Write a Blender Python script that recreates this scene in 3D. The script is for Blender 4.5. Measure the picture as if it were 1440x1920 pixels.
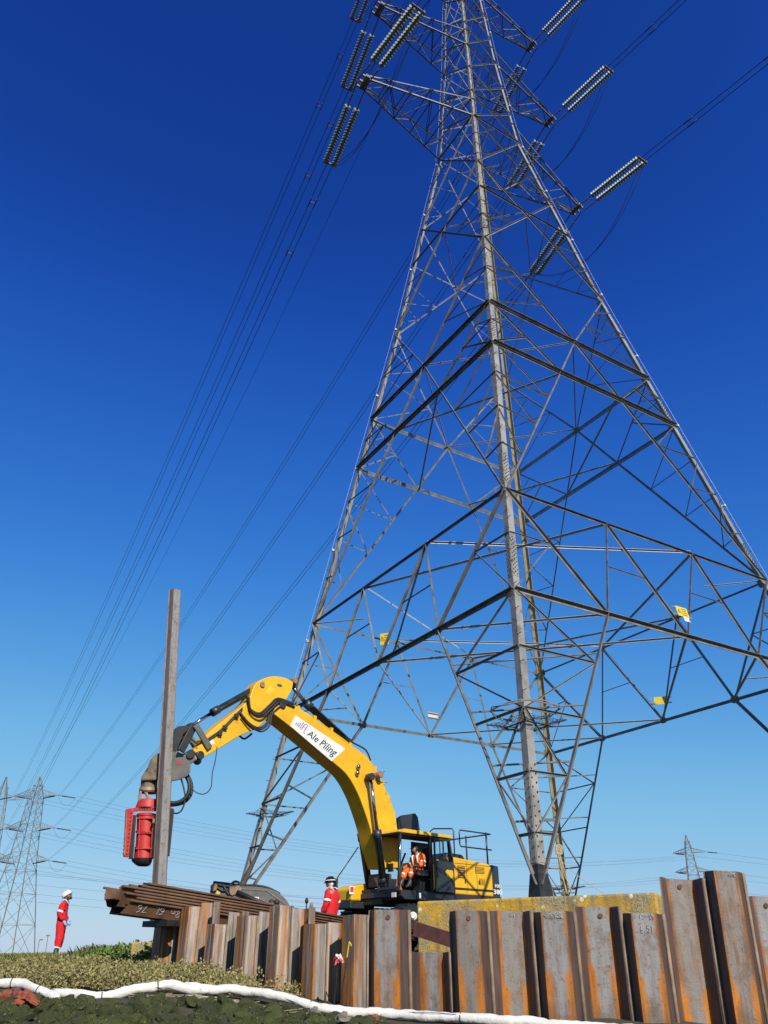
import bpy, bmesh, math, random
import numpy as np
from mathutils import Vector, Matrix, noise

random.seed(7)
R = math.radians
scene = bpy.context.scene
for o in list(bpy.data.objects):
    bpy.data.objects.remove(o)

# ------------------------------------------------------------------ camera
F_PX, PITCH, ROLL = 1445.0, R(30.2033), R(-0.3808)      # focal length in pixels of a 1440 x 1920 frame
cp, sp, cr, sr = math.cos(PITCH), math.sin(PITCH), math.cos(ROLL), math.sin(ROLL)
c_right = Vector((1, 0, 0)); c_up = Vector((0, -sp, cp)); c_fwd = Vector((0, cp, sp))
c_r2 = c_right * cr + c_up * sr
c_u2 = -c_right * sr + c_up * cr
cam_data = bpy.data.cameras.new('camera')
cam = bpy.data.objects.new('camera', cam_data)
scene.collection.objects.link(cam)
cam_data.sensor_fit = 'VERTICAL'
cam_data.sensor_height = 24.0
cam_data.sensor_width = 18.0
cam_data.lens = F_PX / 1920.0 * 24.0
cam_data.clip_start = 0.1
cam_data.clip_end = 12000
M = Matrix.Identity(4)
for i in range(3):
    M[i][0] = c_r2[i]; M[i][1] = c_u2[i]; M[i][2] = -c_fwd[i]
cam.matrix_world = M
scene.camera = cam

# ------------------------------------------------------------------ light
SUN_A, SUN_EL = R(23), R(34)        # the sun stands behind the camera, a little to its right
sun_dir = Vector((math.sin(SUN_A) * math.cos(SUN_EL), -math.cos(SUN_A) * math.cos(SUN_EL), math.sin(SUN_EL)))
world = bpy.data.worlds.new('World')
scene.world = world
world.use_nodes = True
wn = world.node_tree.nodes
bg = wn['Background']
sky = wn.new('ShaderNodeTexSky')
sky.sky_type = 'NISHITA'
sky.sun_disc = False
sky.sun_elevation = SUN_EL
sky.sun_rotation = math.pi - SUN_A
sky.altitude = 0
sky.air_density = 1.0
sky.dust_density = 0.35
sky.ozone_density = 2.2
sep = wn.new('ShaderNodeSeparateColor'); com = wn.new('ShaderNodeCombineColor')
wl_ = world.node_tree.links
wl_.new(sky.outputs[0], sep.inputs[0])
CURVE = (((.03, .002), (.06, .007), (.081, .0152), (.133, .0423), (.19, .0908), (.292, .188), (.507, .3185), (.85, .503), (2, 1.1)),
         ((.05, .012), (.104, .0452), (.141, .0976), (.226, .2086), (.317, .328), (.467, .479), (.72, .584), (.90, .658), (2, 1.15)),
         ((.1, .10), (.2, .292), (.26, .468), (.397, .6445), (.525, .73), (.697, .79), (.859, .823), (2, 1.2)))
for ch in range(3):                      # the phone's rendering of a clear sky: one tone curve, the same all round
    m0 = wn.new('ShaderNodeMath'); m0.operation = 'MULTIPLY'; m0.inputs[1].default_value = 0.05
    fc_ = wn.new('ShaderNodeFloatCurve'); cv = fc_.mapping.curves[0]
    cv.points[0].location = (0, 0); cv.points[1].location = (CURVE[ch][-1][0] / 2, CURVE[ch][-1][1] / 2)
    for x_, y_ in CURVE[ch][:-1]: cv.points.new(x_ / 2, y_ / 2)
    for p_ in cv.points: p_.handle_type = 'AUTO_CLAMPED'
    fc_.mapping.update()
    m2 = wn.new('ShaderNodeMath'); m2.operation = 'MULTIPLY'; m2.inputs[1].default_value = 20.0
    wl_.new(sep.outputs[ch], m0.inputs[0]); wl_.new(m0.outputs[0], fc_.inputs['Value']); wl_.new(fc_.outputs[0], m2.inputs[0]); wl_.new(m2.outputs[0], com.inputs[ch])
wl_.new(com.outputs[0], bg.inputs['Color'])
bg.inputs['Strength'].default_value = 0.0758
sl = bpy.data.lights.new('sun', 'SUN')
sl.energy = 5.0
sl.angle = R(0.5)
sl.color = (1.0, 0.94, 0.84)
sun = bpy.data.objects.new('sun', sl)
scene.collection.objects.link(sun)
sun.rotation_euler = (-sun_dir).to_track_quat('-Z', 'Y').to_euler()
sun.location = sun_dir * 200
scene.view_settings.view_transform = 'Standard'
scene.view_settings.look = 'None'
scene.view_settings.exposure = 0.4
scene.view_settings.gamma = 1.0
scene.view_settings.use_curve_mapping = False
scene.cycles.max_bounces = 6
scene.cycles.transparent_max_bounces = 6

# ------------------------------------------------------------------ helpers
COL = scene.collection

def ray(px, py):
    X, Y = px - 720, py - 960
    c, s = math.cos(-ROLL), math.sin(-ROLL)
    X, Y = c * X - s * Y, s * X + c * Y
    a, b = X / F_PX, -Y / F_PX
    return Vector((a, cp - b * sp, sp + b * cp))

def at(px, py, Y):                       # the place in the world at distance Y along that line of sight
    r = ray(px, py)
    return r * (Y / r.y)

def tag(o, label=None, cat=None, group=None, kind=None):
    if label: o['label'] = label
    if cat: o['category'] = cat
    if group: o['group'] = group
    if kind: o['kind'] = kind
    return o

def empty(name, loc, rz=0.0, sc=1.0):
    o = bpy.data.objects.new(name, None)
    COL.objects.link(o)
    o.location = loc
    o.rotation_euler = (0, 0, rz)
    o.scale = (sc, sc, sc)
    o.empty_display_size = 0.3
    return o

class MB:
    def __init__(s):
        s.v = []; s.f = []; s.smooth = []
    def add(s, vs, fs, smooth=False):
        n = len(s.v)
        s.v += [tuple(q) for q in vs]
        s.f += [tuple(i + n for i in q) for q in fs]
        s.smooth += [smooth] * len(fs)
    def hexa(s, p):                      # 8 points: bottom ring then top ring
        s.add(p, [(3, 2, 1, 0), (4, 5, 6, 7), (0, 1, 5, 4), (1, 2, 6, 5), (2, 3, 7, 6), (3, 0, 4, 7)])
    def box(s, c, d, m=None):
        x, y, z = d[0] / 2, d[1] / 2, d[2] / 2
        p = [Vector(q) for q in ((-x, -y, -z), (x, -y, -z), (x, y, -z), (-x, y, -z), (-x, -y, z), (x, -y, z), (x, y, z), (-x, y, z))]
        if m is not None: p = [m @ q for q in p]
        s.hexa([q + Vector(c) for q in p])
    def bar(s, a, b, w, h, up=(0, 0, 1)):
        a, b = Vector(a), Vector(b); d = (b - a).normalized(); u = Vector(up)
        if abs(d.dot(u)) > 0.98: u = Vector((1, 0, 0))
        r = d.cross(u).normalized() * (w / 2); u = r.cross(d).normalized() * (h / 2)
        s.hexa([a - r - u, a + r - u, a + r + u, a - r + u, b - r - u, b + r - u, b + r + u, b - r + u])
    def angle(s, a, b, n1, n2, w, t):    # an L section: corner on a-b, flanges along n1 and n2
        a, b = Vector(a), Vector(b); d = (b - a).normalized()
        n1 = Vector(n1); n1 = (n1 - d * d.dot(n1)).normalized()
        n2 = Vector(n2); n2 = n2 - d * d.dot(n2); n2 = (n2 - n1 * n1.dot(n2)).normalized()
        q = [n1 * x + n2 * y for x, y in ((0, 0), (w, 0), (w, t), (t, t), (t, w), (0, w))]
        s.add([a + k for k in q] + [b + k for k in q],
              [(i, (i + 1) % 6, (i + 1) % 6 + 6, i + 6) for i in range(6)] + [(3, 2, 1, 0), (5, 4, 3, 0), (6, 7, 8, 9), (6, 9, 10, 11)])
    def tube(s, pts, r, n=8, caps=True):
        pts = [Vector(p) for p in pts]; N = len(pts)
        rs = r if isinstance(r, (list, tuple)) else [r] * N
        vs = []; prev = None
        for i, p in enumerate(pts):
            d = (pts[min(i + 1, N - 1)] - pts[max(i - 1, 0)]).normalized()
            if prev is None:
                u = Vector((0, 0, 1)) if abs(d.z) < 0.9 else Vector((1, 0, 0))
            else: u = prev
            u = (u - d * d.dot(u)).normalized(); w = d.cross(u); prev = u
            for k in range(n):
                a = 2 * math.pi * k / n
                vs.append(p + (u * math.cos(a) + w * math.sin(a)) * rs[i])
        fs = []
        for i in range(N - 1):
            for k in range(n):
                fs.append((i * n + k, i * n + (k + 1) % n, (i + 1) * n + (k + 1) % n, (i + 1) * n + k))
        s.add(vs, fs, n > 5)
        if caps:
            m = len(s.v) - len(vs)
            s.f.append(tuple(m + k for k in reversed(range(n)))); s.smooth.append(False)
            s.f.append(tuple(m + (N - 1) * n + k for k in range(n))); s.smooth.append(False)
    def prism(s, poly, fn, d0, d1):      # poly: 2-D points; fn(a, b, d) gives the 3-D point
        n = len(poly)
        s.add([fn(a, b, d0) for a, b in poly] + [fn(a, b, d1) for a, b in poly],
              [tuple(range(n)), tuple(reversed(range(n, 2 * n)))] + [(i, i + n, (i + 1) % n + n, (i + 1) % n) for i in range(n)])
    def ball(s, c, r, seg=8, ring=6, sq=(1, 1, 1)):
        vs = [Vector(c) + Vector((0, 0, -r * sq[2]))]; c = Vector(c)
        for i in range(1, ring):
            ph = -math.pi / 2 + math.pi * i / ring
            for k in range(seg):
                a = 2 * math.pi * k / seg
                vs.append(c + Vector((math.cos(ph) * math.cos(a) * r * sq[0], math.cos(ph) * math.sin(a) * r * sq[1], math.sin(ph) * r * sq[2])))
        vs.append(c + Vector((0, 0, r * sq[2])))
        fs = [(0, 1 + (k + 1) % seg, 1 + k) for k in range(seg)]
        for i in range(ring - 2):
            for k in range(seg):
                a = 1 + i * seg
                fs.append((a + k, a + (k + 1) % seg, a + seg + (k + 1) % seg, a + seg + k))
        L = len(vs) - 1; a = 1 + (ring - 2) * seg
        fs += [(a + k, a + (k + 1) % seg, L) for k in range(seg)]
        s.add(vs, fs, True)
    def shift(s, d):
        d = Vector(d); s.v = [tuple(Vector(q) - d) for q in s.v]; return s
    def mesh(s, name, mat, fix=True):
        me = bpy.data.meshes.new(name)
        me.from_pydata(s.v, [], s.f)
        if fix:
            bm = bmesh.new(); bm.from_mesh(me)
            bmesh.ops.recalc_face_normals(bm, faces=bm.faces)
            bm.to_mesh(me); bm.free()
        me.polygons.foreach_set('use_smooth', s.smooth)
        for m in (mat if isinstance(mat, (list, tuple)) else [mat]): me.materials.append(m)
        me.update()
        return me
    def build(s, name, mat, parent=None, loc=(0, 0, 0), bevel=0.0, fix=True):
        o = bpy.data.objects.new(name, s.mesh(name, mat, fix))
        COL.objects.link(o); o.location = loc
        if parent is not None: o.parent = parent
        if bevel:
            b = o.modifiers.new('bevel', 'BEVEL'); b.width = bevel; b.segments = 2; b.limit_method = 'ANGLE'; b.angle_limit = R(40)
        return o

def link_copy(me, name, parent=None, mat4=None):
    o = bpy.data.objects.new(name, me); COL.objects.link(o)
    if parent is not None: o.parent = parent
    if mat4 is not None: o.matrix_local = mat4
    return o

def text_mesh(txt, size=1.0, bold=0.0):
    cu = bpy.data.curves.new('lettering', 'FONT'); cu.body = txt; cu.size = size; cu.offset = bold; cu.resolution_u = 4
    o = bpy.data.objects.new('lettering', cu); COL.objects.link(o)
    dg = bpy.context.evaluated_depsgraph_get()
    me = bpy.data.meshes.new_from_object(o.evaluated_get(dg))
    v = [tuple(p.co) for p in me.vertices]; f = [tuple(p.vertices) for p in me.polygons]
    bpy.data.objects.remove(o); bpy.data.meshes.remove(me); bpy.data.curves.remove(cu)
    return v, f

def text_part(name, txt, fn, mat, parent, u0, u1, v0, v1, bold=0.0, flip=False):
    v, f = text_mesh(txt, 1.0, bold)
    xs = [p[0] for p in v]; ys = [p[1] for p in v]
    a, b, c, d = min(xs), max(xs), min(ys), max(ys)
    m = MB(); vs = []
    for p in v:
        s = (p[0] - a) / (b - a); t = (p[1] - c) / (d - c)
        if flip: s, t = 1 - s, 1 - t
        vs.append(fn(u0 + (u1 - u0) * s, v0 + (v1 - v0) * t))
    m.add(vs, f)
    return m.build(name, mat, parent, fix=False)

# ------------------------------------------------------------------ materials
def new_mat(name):
    m = bpy.data.materials.new(name); m.use_nodes = True
    nt = m.node_tree; b = nt.nodes['Principled BSDF']
    return m, nt, b

def pm(name, c1, c2=None, scale=6.0, rough=0.6, metal=0.0, bump=0.0, bscale=None, c3=None, s3=1.5, t3=0.55, spec=None, detail=5.0, coord='Object', rj=0.0):
    m, nt, b = new_mat(name); N, L = nt.nodes, nt.links
    b.inputs['Roughness'].default_value = rough; b.inputs['Metallic'].default_value = metal
    if spec is not None: b.inputs['Specular IOR Level'].default_value = spec
    tc = N.new('ShaderNodeTexCoord')
    if c2 is None: b.inputs['Base Color'].default_value = (*c1, 1); col = None
    else:
        n = N.new('ShaderNodeTexNoise'); n.inputs['Scale'].default_value = scale; n.inputs['Detail'].default_value = detail
        L.new(tc.outputs[coord], n.inputs['Vector'])
        r = N.new('ShaderNodeValToRGB'); r.color_ramp.elements[0].position = 0.3; r.color_ramp.elements[1].position = 0.7
        r.color_ramp.elements[0].color = (*c1, 1); r.color_ramp.elements[1].color = (*c2, 1)
        L.new(n.outputs['Fac'], r.inputs['Fac']); col = r.outputs['Color']
        if c3 is not None:
            n3 = N.new('ShaderNodeTexNoise'); n3.inputs['Scale'].default_value = s3; n3.inputs['Detail'].default_value = 8; n3.inputs['Roughness'].default_value = 0.65
            L.new(tc.outputs[coord], n3.inputs['Vector'])
            r3 = N.new('ShaderNodeValToRGB'); r3.color_ramp.elements[0].position = t3; r3.color_ramp.elements[1].position = t3 + 0.08
            L.new(n3.outputs['Fac'], r3.inputs['Fac'])
            mx = N.new('ShaderNodeMix'); mx.data_type = 'RGBA'; mx.inputs['B'].default_value = (*c3, 1)
            L.new(r3.outputs['Color'], mx.inputs['Factor']); L.new(col, mx.inputs['A']); col = mx.outputs['Result']
        if rj:
            oi = N.new('ShaderNodeObjectInfo'); h = N.new('ShaderNodeHueSaturation')
            mr = N.new('ShaderNodeMapRange'); mr.inputs['To Min'].default_value = 1 - rj; mr.inputs['To Max'].default_value = 1 + rj
            L.new(oi.outputs['Random'], mr.inputs['Value']); L.new(mr.outputs[0], h.inputs['Value']); L.new(col, h.inputs['Color']); col = h.outputs['Color']
        L.new(col, b.inputs['Base Color'])
        rr = N.new('ShaderNodeMapRange'); rr.inputs['To Min'].default_value = max(0.02, rough - 0.12); rr.inputs['To Max'].default_value = min(1, rough + 0.12)
        L.new(n.outputs['Fac'], rr.inputs['Value']); L.new(rr.outputs[0], b.inputs['Roughness'])
    if bump:
        nb = N.new('ShaderNodeTexNoise'); nb.inputs['Scale'].default_value = bscale or scale * 3; nb.inputs['Detail'].default_value = 6
        L.new(tc.outputs[coord], nb.inputs['Vector'])
        bp = N.new('ShaderNodeBump'); bp.inputs['Strength'].default_value = bump; bp.inputs['Distance'].default_value = 0.02
        L.new(nb.outputs['Fac'], bp.inputs['Height']); L.new(bp.outputs['Normal'], b.inputs['Normal'])
    return m

STEEL = pm('galvanised_steel', (0.20, 0.19, 0.17), (0.35, 0.335, 0.305), 1.6, 0.55, 0.15, c3=(0.15, 0.125, 0.095), s3=2.5, t3=0.60, rj=0.12)
GALV = pm('sunlit_tone_galvanised_steel', (0.36, 0.36, 0.345), (0.50, 0.50, 0.48), 2.0, 0.5, 0.1, c3=(0.16, 0.14, 0.11), s3=2.2, t3=0.62)  # paler copy for the plan braces, with the sun on them put into the colour
BRACE = pm('weathered_shade_tone_angle_steel', (0.105, 0.102, 0.095), (0.225, 0.218, 0.202), 2.2, 0.55, 0.15, c3=(0.09, 0.065, 0.045), s3=3.1, t3=0.60, rj=0.25)  # weathered, and darkened below the leg steel to stand in for shade
STEEL_Y = pm('lichened_steel', (0.24, 0.215, 0.14), (0.33, 0.30, 0.21), 2.0, 0.7, 0.1, c3=(0.26, 0.21, 0.08), s3=1.2, t3=0.52)
BITUMEN = pm('bitumen_paint', (0.006, 0.006, 0.007), (0.02, 0.02, 0.02), 8, 0.5)
BOLT = pm('rusty_bolts', (0.05, 0.045, 0.04), (0.10, 0.09, 0.08), 9, 0.6, 0.3)
DARKSTEEL = pm('dark_fittings', (0.03, 0.03, 0.03), (0.08, 0.06, 0.05), 9, 0.5, 0.4)
RUSTFIT = pm('rusted_fitting', (0.22, 0.10, 0.05), (0.40, 0.28, 0.2), 9, 0.6, 0.2)
FARSTEEL = pm('far_steel', (0.15, 0.15, 0.15), (0.23, 0.225, 0.215), 0.4, 0.6, 0.1)
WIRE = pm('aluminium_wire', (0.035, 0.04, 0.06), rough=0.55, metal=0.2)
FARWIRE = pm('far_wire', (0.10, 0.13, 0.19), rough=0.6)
GLASS_DISC = pm('insulator_glass', (0.19, 0.225, 0.17), (0.30, 0.335, 0.26), 20, 0.42, 0.0, spec=0.35)
SIGN_Y = pm('sign_yellow', (0.78, 0.58, 0.02), (0.70, 0.50, 0.03), 8, 0.45)
SIGN_W = pm('sign_white', (0.62, 0.61, 0.56), (0.75, 0.74, 0.70), 8, 0.5)
INK = pm('black_ink', (0.015, 0.015, 0.015), rough=0.6)
YELLOW = pm('excavator_yellow', (0.70, 0.37, 0.006), (0.84, 0.47, 0.008), 1.4, 0.45, 0.0, c3=(0.44, 0.23, 0.03), s3=4.5, t3=0.60, bump=0.05, bscale=5, detail=9)
DKGREY = pm('excavator_charcoal', (0.018, 0.021, 0.025), (0.035, 0.038, 0.042), 2.5, 0.42)
BLACKRUB = pm('black_rubber', (0.010, 0.010, 0.011), (0.022, 0.022, 0.022), 6, 0.6)
CYL = pm('cylinder_paint', (0.016, 0.022, 0.026), (0.035, 0.042, 0.046), 4, 0.4)
CHROME = pm('chrome_rod', (0.62, 0.62, 0.62), rough=0.12, metal=1.0)
GREYMACH = pm('machine_grey', (0.10, 0.095, 0.085), (0.16, 0.15, 0.135), 3, 0.5, c3=(0.07, 0.06, 0.05), s3=4, t3=0.6)
CASTING = pm('muddy_casting', (0.13, 0.095, 0.065), (0.24, 0.18, 0.12), 5, 0.75, c3=(0.06, 0.04, 0.03), s3=3, t3=0.55)
REDPAINT = pm('red_paint', (0.44, 0.012, 0.012), (0.56, 0.03, 0.025), 4, 0.55, c3=(0.20, 0.045, 0.03), s3=8, t3=0.60, bump=0.08, bscale=12)
WHITE = pm('white_paint', (0.78, 0.78, 0.77), (0.70, 0.70, 0.69), 5, 0.4)
PURPLE = pm('purple_print', (0.19, 0.03, 0.28), rough=0.5)
GREYPRINT = pm('grey_print', (0.22, 0.22, 0.24), rough=0.5)
BROWNPLATE = pm('brown_plate', (0.12, 0.06, 0.03), (0.19, 0.10, 0.05), 6, 0.6)
COVER_RED = pm('red_coverall', (0.70, 0.008, 0.016), (0.58, 0.005, 0.012), 9, 0.85, bump=0.5, bscale=14)
COVER_ORANGE = pm('orange_coverall', (0.92, 0.17, 0.008), (0.82, 0.13, 0.006), 9, 0.8, bump=0.5, bscale=14)
SILVER = pm('reflective_tape', (0.80, 0.80, 0.80), rough=0.4)
SKIN = pm('skin', (0.42, 0.22, 0.15), (0.50, 0.27, 0.19), 12, 0.55)
SKIN_D = pm('darker_skin', (0.16, 0.08, 0.05), (0.22, 0.11, 0.07), 12, 0.55)
HAIR = pm('dark_hair', (0.010, 0.008, 0.007), rough=0.7)
GLOVE = pm('blue_glove', (0.22, 0.34, 0.62), (0.32, 0.44, 0.70), 14, 0.8)
HELMET_W = pm('white_helmet', (0.80, 0.80, 0.79), rough=0.3)
HELMET_B = pm('black_helmet', (0.012, 0.012, 0.014), rough=0.25)
BOOT = pm('boot_rubber', (0.03, 0.03, 0.03), (0.06, 0.06, 0.055), 9, 0.5)
SOCK = pm('white_sock', (0.62, 0.59, 0.53), (0.76, 0.745, 0.70), 4.5, 0.95, bump=0.6, bscale=16, c3=(0.42, 0.36, 0.27), s3=6.5, t3=0.63)
TWINE = pm('dark_twine', (0.05, 0.05, 0.05), rough=0.9)
ROPE = pm('cream_rope', (0.38, 0.31, 0.18), (0.52, 0.44, 0.28), 30, 0.9)
TIMBER = pm('red_timber', (0.13, 0.045, 0.035), (0.20, 0.075, 0.06), 6, 0.7, bump=0.2, bscale=20)
CHALK = pm('chalk', (0.35, 0.35, 0.34), (0.60, 0.60, 0.58), 40, 0.9)
YELSPRAY = pm('yellow_plastic', (0.80, 0.66, 0.02), rough=0.5)
REDTAPE = pm('red_tape', (0.75, 0.04, 0.03), rough=0.5)
BRICK = pm('broken_brick', (0.24, 0.055, 0.025), (0.42, 0.11, 0.05), 4, 0.9, bump=0.4, bscale=25)
CONEOR = pm('traffic_orange', (0.85, 0.16, 0.02), rough=0.5)

def glass_mat():
    m, nt, b = new_mat('cab_glass')
    b.inputs['Base Color'].default_value = (0.75, 0.88, 0.88, 1); b.inputs['Roughness'].default_value = 0.03
    b.inputs['Transmission Weight'].default_value = 1.0; b.inputs['IOR'].default_value = 1.1
    return m
CABGLASS = glass_mat()

def lichen_concrete():
    m, nt, b = new_mat('lichen_concrete'); N, L = nt.nodes, nt.links
    b.inputs['Roughness'].default_value = 0.95
    tc = N.new('ShaderNodeTexCoord')
    def ns(sc, det=8, ro=0.6):
        n = N.new('ShaderNodeTexNoise'); n.inputs['Scale'].default_value = sc; n.inputs['Detail'].default_value = det; n.inputs['Roughness'].default_value = ro
        L.new(tc.outputs['Object'], n.inputs['Vector']); return n
    def ramp(src, p0, p1, c0=(0, 0, 0), c1=(1, 1, 1)):
        r = N.new('ShaderNodeValToRGB'); r.color_ramp.elements[0].position = p0; r.color_ramp.elements[1].position = p1
        r.color_ramp.elements[0].color = (*c0, 1); r.color_ramp.elements[1].color = (*c1, 1); L.new(src, r.inputs['Fac']); return r.outputs['Color']
    def mix(f, a, b_):
        x = N.new('ShaderNodeMix'); x.data_type = 'RGBA'; L.new(f, x.inputs['Factor'])
        for k, s in (('A', a), ('B', b_)):
            if isinstance(s, tuple): x.inputs[k].default_value = (*s, 1)
            else: L.new(s, x.inputs[k])
        return x.outputs['Result']
    base = ramp(ns(34, 4).outputs['Fac'], 0.35, 0.65, (0.16, 0.12, 0.05), (0.48, 0.40, 0.22))
    big = ramp(ns(1.1, 6).outputs['Fac'], 0.40, 0.53)
    fine = ramp(ns(22, 6, 0.7).outputs['Fac'], 0.34, 0.52)
    mm = N.new('ShaderNodeMath'); mm.operation = 'MULTIPLY'; L.new(big, mm.inputs[0]); L.new(fine, mm.inputs[1])
    yel = ramp(ns(9, 3).outputs['Fac'], 0.35, 0.7, (0.52, 0.28, 0.008), (0.72, 0.44, 0.02))
    c = mix(mm.outputs[0], base, yel)
    w = N.new('ShaderNodeTexVoronoi'); w.inputs['Scale'].default_value = 2.6; L.new(tc.outputs['Object'], w.inputs['Vector'])
    wr = ramp(w.outputs['Distance'], 0.10, 0.13, (1, 1, 1), (0, 0, 0))
    sel = N.new('ShaderNodeMath'); sel.operation = 'MULTIPLY'; L.new(wr, sel.inputs[0]); L.new(ramp(ns(0.9, 2).outputs['Fac'], 0.5, 0.55), sel.inputs[1])
    c = mix(sel.outputs[0], c, (0.72, 0.70, 0.62))
    vs_ = N.new('ShaderNodeVectorMath'); vs_.operation = 'MULTIPLY'; vs_.inputs[1].default_value = (1, 1, 0.15); L.new(tc.outputs['Object'], vs_.inputs[0])
    sn = N.new('ShaderNodeTexNoise'); sn.inputs['Scale'].default_value = 4.5; sn.inputs['Detail'].default_value = 7; L.new(vs_.outputs[0], sn.inputs['Vector'])
    sm = N.new('ShaderNodeMath'); sm.operation = 'MULTIPLY'; sm.inputs[1].default_value = 0.6; L.new(ramp(sn.outputs['Fac'], 0.54, 0.68), sm.inputs[0])
    c = mix(sm.outputs[0], c, (0.13, 0.10, 0.06))
    L.new(c, b.inputs['Base Color'])
    bp = N.new('ShaderNodeBump'); bp.inputs['Strength'].default_value = 0.9; bp.inputs['Distance'].default_value = 0.02
    L.new(ns(26, 6, 0.7).outputs['Fac'], bp.inputs['Height']); L.new(bp.outputs['Normal'], b.inputs['Normal'])
    return m
CONCRETE = lichen_concrete()

def pile_mat(name, grey=(0.23, 0.215, 0.20), web=(0.075, 0.05, 0.045), tide=True, rusty=0.0):
    """Rolled sheet-pile steel: mill grey on the pan, brown webs, orange rust below the tide mark. Object X runs across the pile, Z up."""
    m, nt, b = new_mat(name); N, L = nt.nodes, nt.links
    tc = N.new('ShaderNodeTexCoord'); sep = N.new('ShaderNodeSeparateXYZ'); L.new(tc.outputs['Object'], sep.inputs[0])
    oi = N.new('ShaderNodeObjectInfo')
    def math_(op, a, c=None):
        x = N.new('ShaderNodeMath'); x.operation = op
        for i, s in enumerate((a, c)):
            if s is None: continue
            if isinstance(s, (int, float)): x.inputs[i].default_value = s
            else: L.new(s, x.inputs[i])
        return x.outputs[0]
    rnd = math_('MULTIPLY', oi.outputs['Random'], 37.0)
    comb = N.new('ShaderNodeCombineXYZ'); L.new(rnd, comb.inputs[0]); L.new(rnd, comb.inputs[1])
    va = N.new('ShaderNodeVectorMath'); va.operation = 'ADD'; L.new(tc.outputs['Object'], va.inputs[0]); L.new(comb.outputs[0], va.inputs[1])
    st = N.new('ShaderNodeVectorMath'); st.operation = 'MULTIPLY'; st.inputs[1].default_value = (1, 1, 0.12); L.new(va.outputs[0], st.inputs[0])
    def ns(vec, sc, det=6, ro=0.6):
        n = N.new('ShaderNodeTexNoise'); n.inputs['Scale'].default_value = sc; n.inputs['Detail'].default_value = det; n.inputs['Roughness'].default_value = ro
        L.new(vec, n.inputs['Vector']); return n.outputs['Fac']
    def ramp(src, p0, p1, c0=(0, 0, 0), c1=(1, 1, 1)):
        r = N.new('ShaderNodeValToRGB'); r.color_ramp.elements[0].position = p0; r.color_ramp.elements[1].position = p1
        r.color_ramp.elements[0].color = (*c0, 1); r.color_ramp.elements[1].color = (*c1, 1); L.new(src, r.inputs['Fac']); return r.outputs['Color']
    def mix(f, a, b_):
        x = N.new('ShaderNodeMix'); x.data_type = 'RGBA'
        if isinstance(f, (int, float)): x.inputs['Factor'].default_value = f
        else: L.new(f, x.inputs['Factor'])
        for k, s in (('A', a), ('B', b_)):
            if isinstance(s, tuple): x.inputs[k].default_value = (*s, 1)
            else: L.new(s, x.inputs[k])
        return x.outputs['Result']
    ax = math_('ABSOLUTE', sep.outputs['X'])
    streak = ns(st.outputs[0], 14, 5)
    blot = ns(va.outputs[0], 5.5, 8, 0.65)
    g = mix(ramp(streak, 0.3, 0.7), tuple(k * 0.78 for k in grey), tuple(min(1, k * 1.18) for k in grey))
    big = ns(va.outputs[0], 1.6, 4)
    g = mix(math_('MULTIPLY', ramp(blot, 0.50, 0.64), 0.6), g, (0.16, 0.10, 0.065))
    brown = ramp(math_('FRACT', math_('MULTIPLY', oi.outputs['Random'], 7.3)), 0.55, 0.75)
    g = mix(math_('MULTIPLY', brown, 0.5), g, (0.19, 0.14, 0.095))
    g = mix(math_('MULTIPLY', ramp(ns(va.outputs[0], 55, 3), 0.62, 0.70), 0.5), g, (0.09, 0.06, 0.045))
    wv = math_('ADD', ax, math_('MULTIPLY', math_('SUBTRACT', blot, 0.5), 0.10))
    c = mix(ramp(wv, 0.135, 0.165), g, (0.19, 0.085, 0.035)) if tide else g
    orange = mix(ramp(streak, 0.32, 0.68), (0.33, 0.105, 0.016), (0.60, 0.215, 0.014))
    if tide:
        zt = math_('ADD', sep.outputs['Z'], math_('MULTIPLY', math_('SUBTRACT', big, 0.5), 0.9)); zt = math_('ADD', zt, math_('MULTIPLY', math_('SUBTRACT', streak, 0.5), 0.5))
        zt = math_('ADD', zt, math_('MULTIPLY', math_('SUBTRACT', oi.outputs['Random'], 0.5), 0.35))
        low = ramp(math_('ADD', zt, 0.72), 0.50, 0.62, (1, 1, 1), (0, 0, 0))
        edge = ramp(wv, 0.055, 0.115)
        c = mix(math_('MULTIPLY', low, edge), c, orange)
        up = math_('MULTIPLY', ramp(wv, 0.135, 0.16), ramp(streak, 0.42, 0.56))
        c = mix(math_('MULTIPLY', up, 0.85), c, orange)
        foot = ramp(math_('ADD', zt, 1.15), 0.42, 0.62, (1, 1, 1), (0, 0, 0))
        c = mix(math_('MULTIPLY', foot, 0.5), c, (0.10, 0.075, 0.045))
    else:
        c = mix(math_('MULTIPLY', ramp(streak, 0.52, 0.62), 0.08), c, orange)
    if rusty: c = mix(math_('MULTIPLY', ramp(ns(st.outputs[0], 7, 4), 0.48, 0.58), rusty), c, orange)
    amt = ramp(math_('FRACT', math_('MULTIPLY', oi.outputs['Random'], 13.7)), 0.25, 1.0)
    c = mix(math_('MULTIPLY', math_('MULTIPLY', ramp(ns(st.outputs[0], 9, 6, 0.7), 0.50, 0.60), amt), 0.75), c, mix(ramp(blot, .4, .6), (0.26, 0.095, 0.022), (0.14, 0.07, 0.035))) if tide else c
    c = mix(math_('MULTIPLY', ramp(ns(va.outputs[0], 18, 8, 0.75), 0.57, 0.63), 0.55), c, (0.055, 0.04, 0.034))
    webc = mix(ramp(streak, 0.35, 0.65), web, tuple(k * 1.8 for k in web))
    if rusty: webc = mix(math_('MULTIPLY', ramp(ns(st.outputs[0], 5, 4), 0.54, 0.62), rusty), webc, (0.22, 0.095, 0.035))
    c = mix(ramp(ax, 0.182, 0.192), c, webc)
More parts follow.
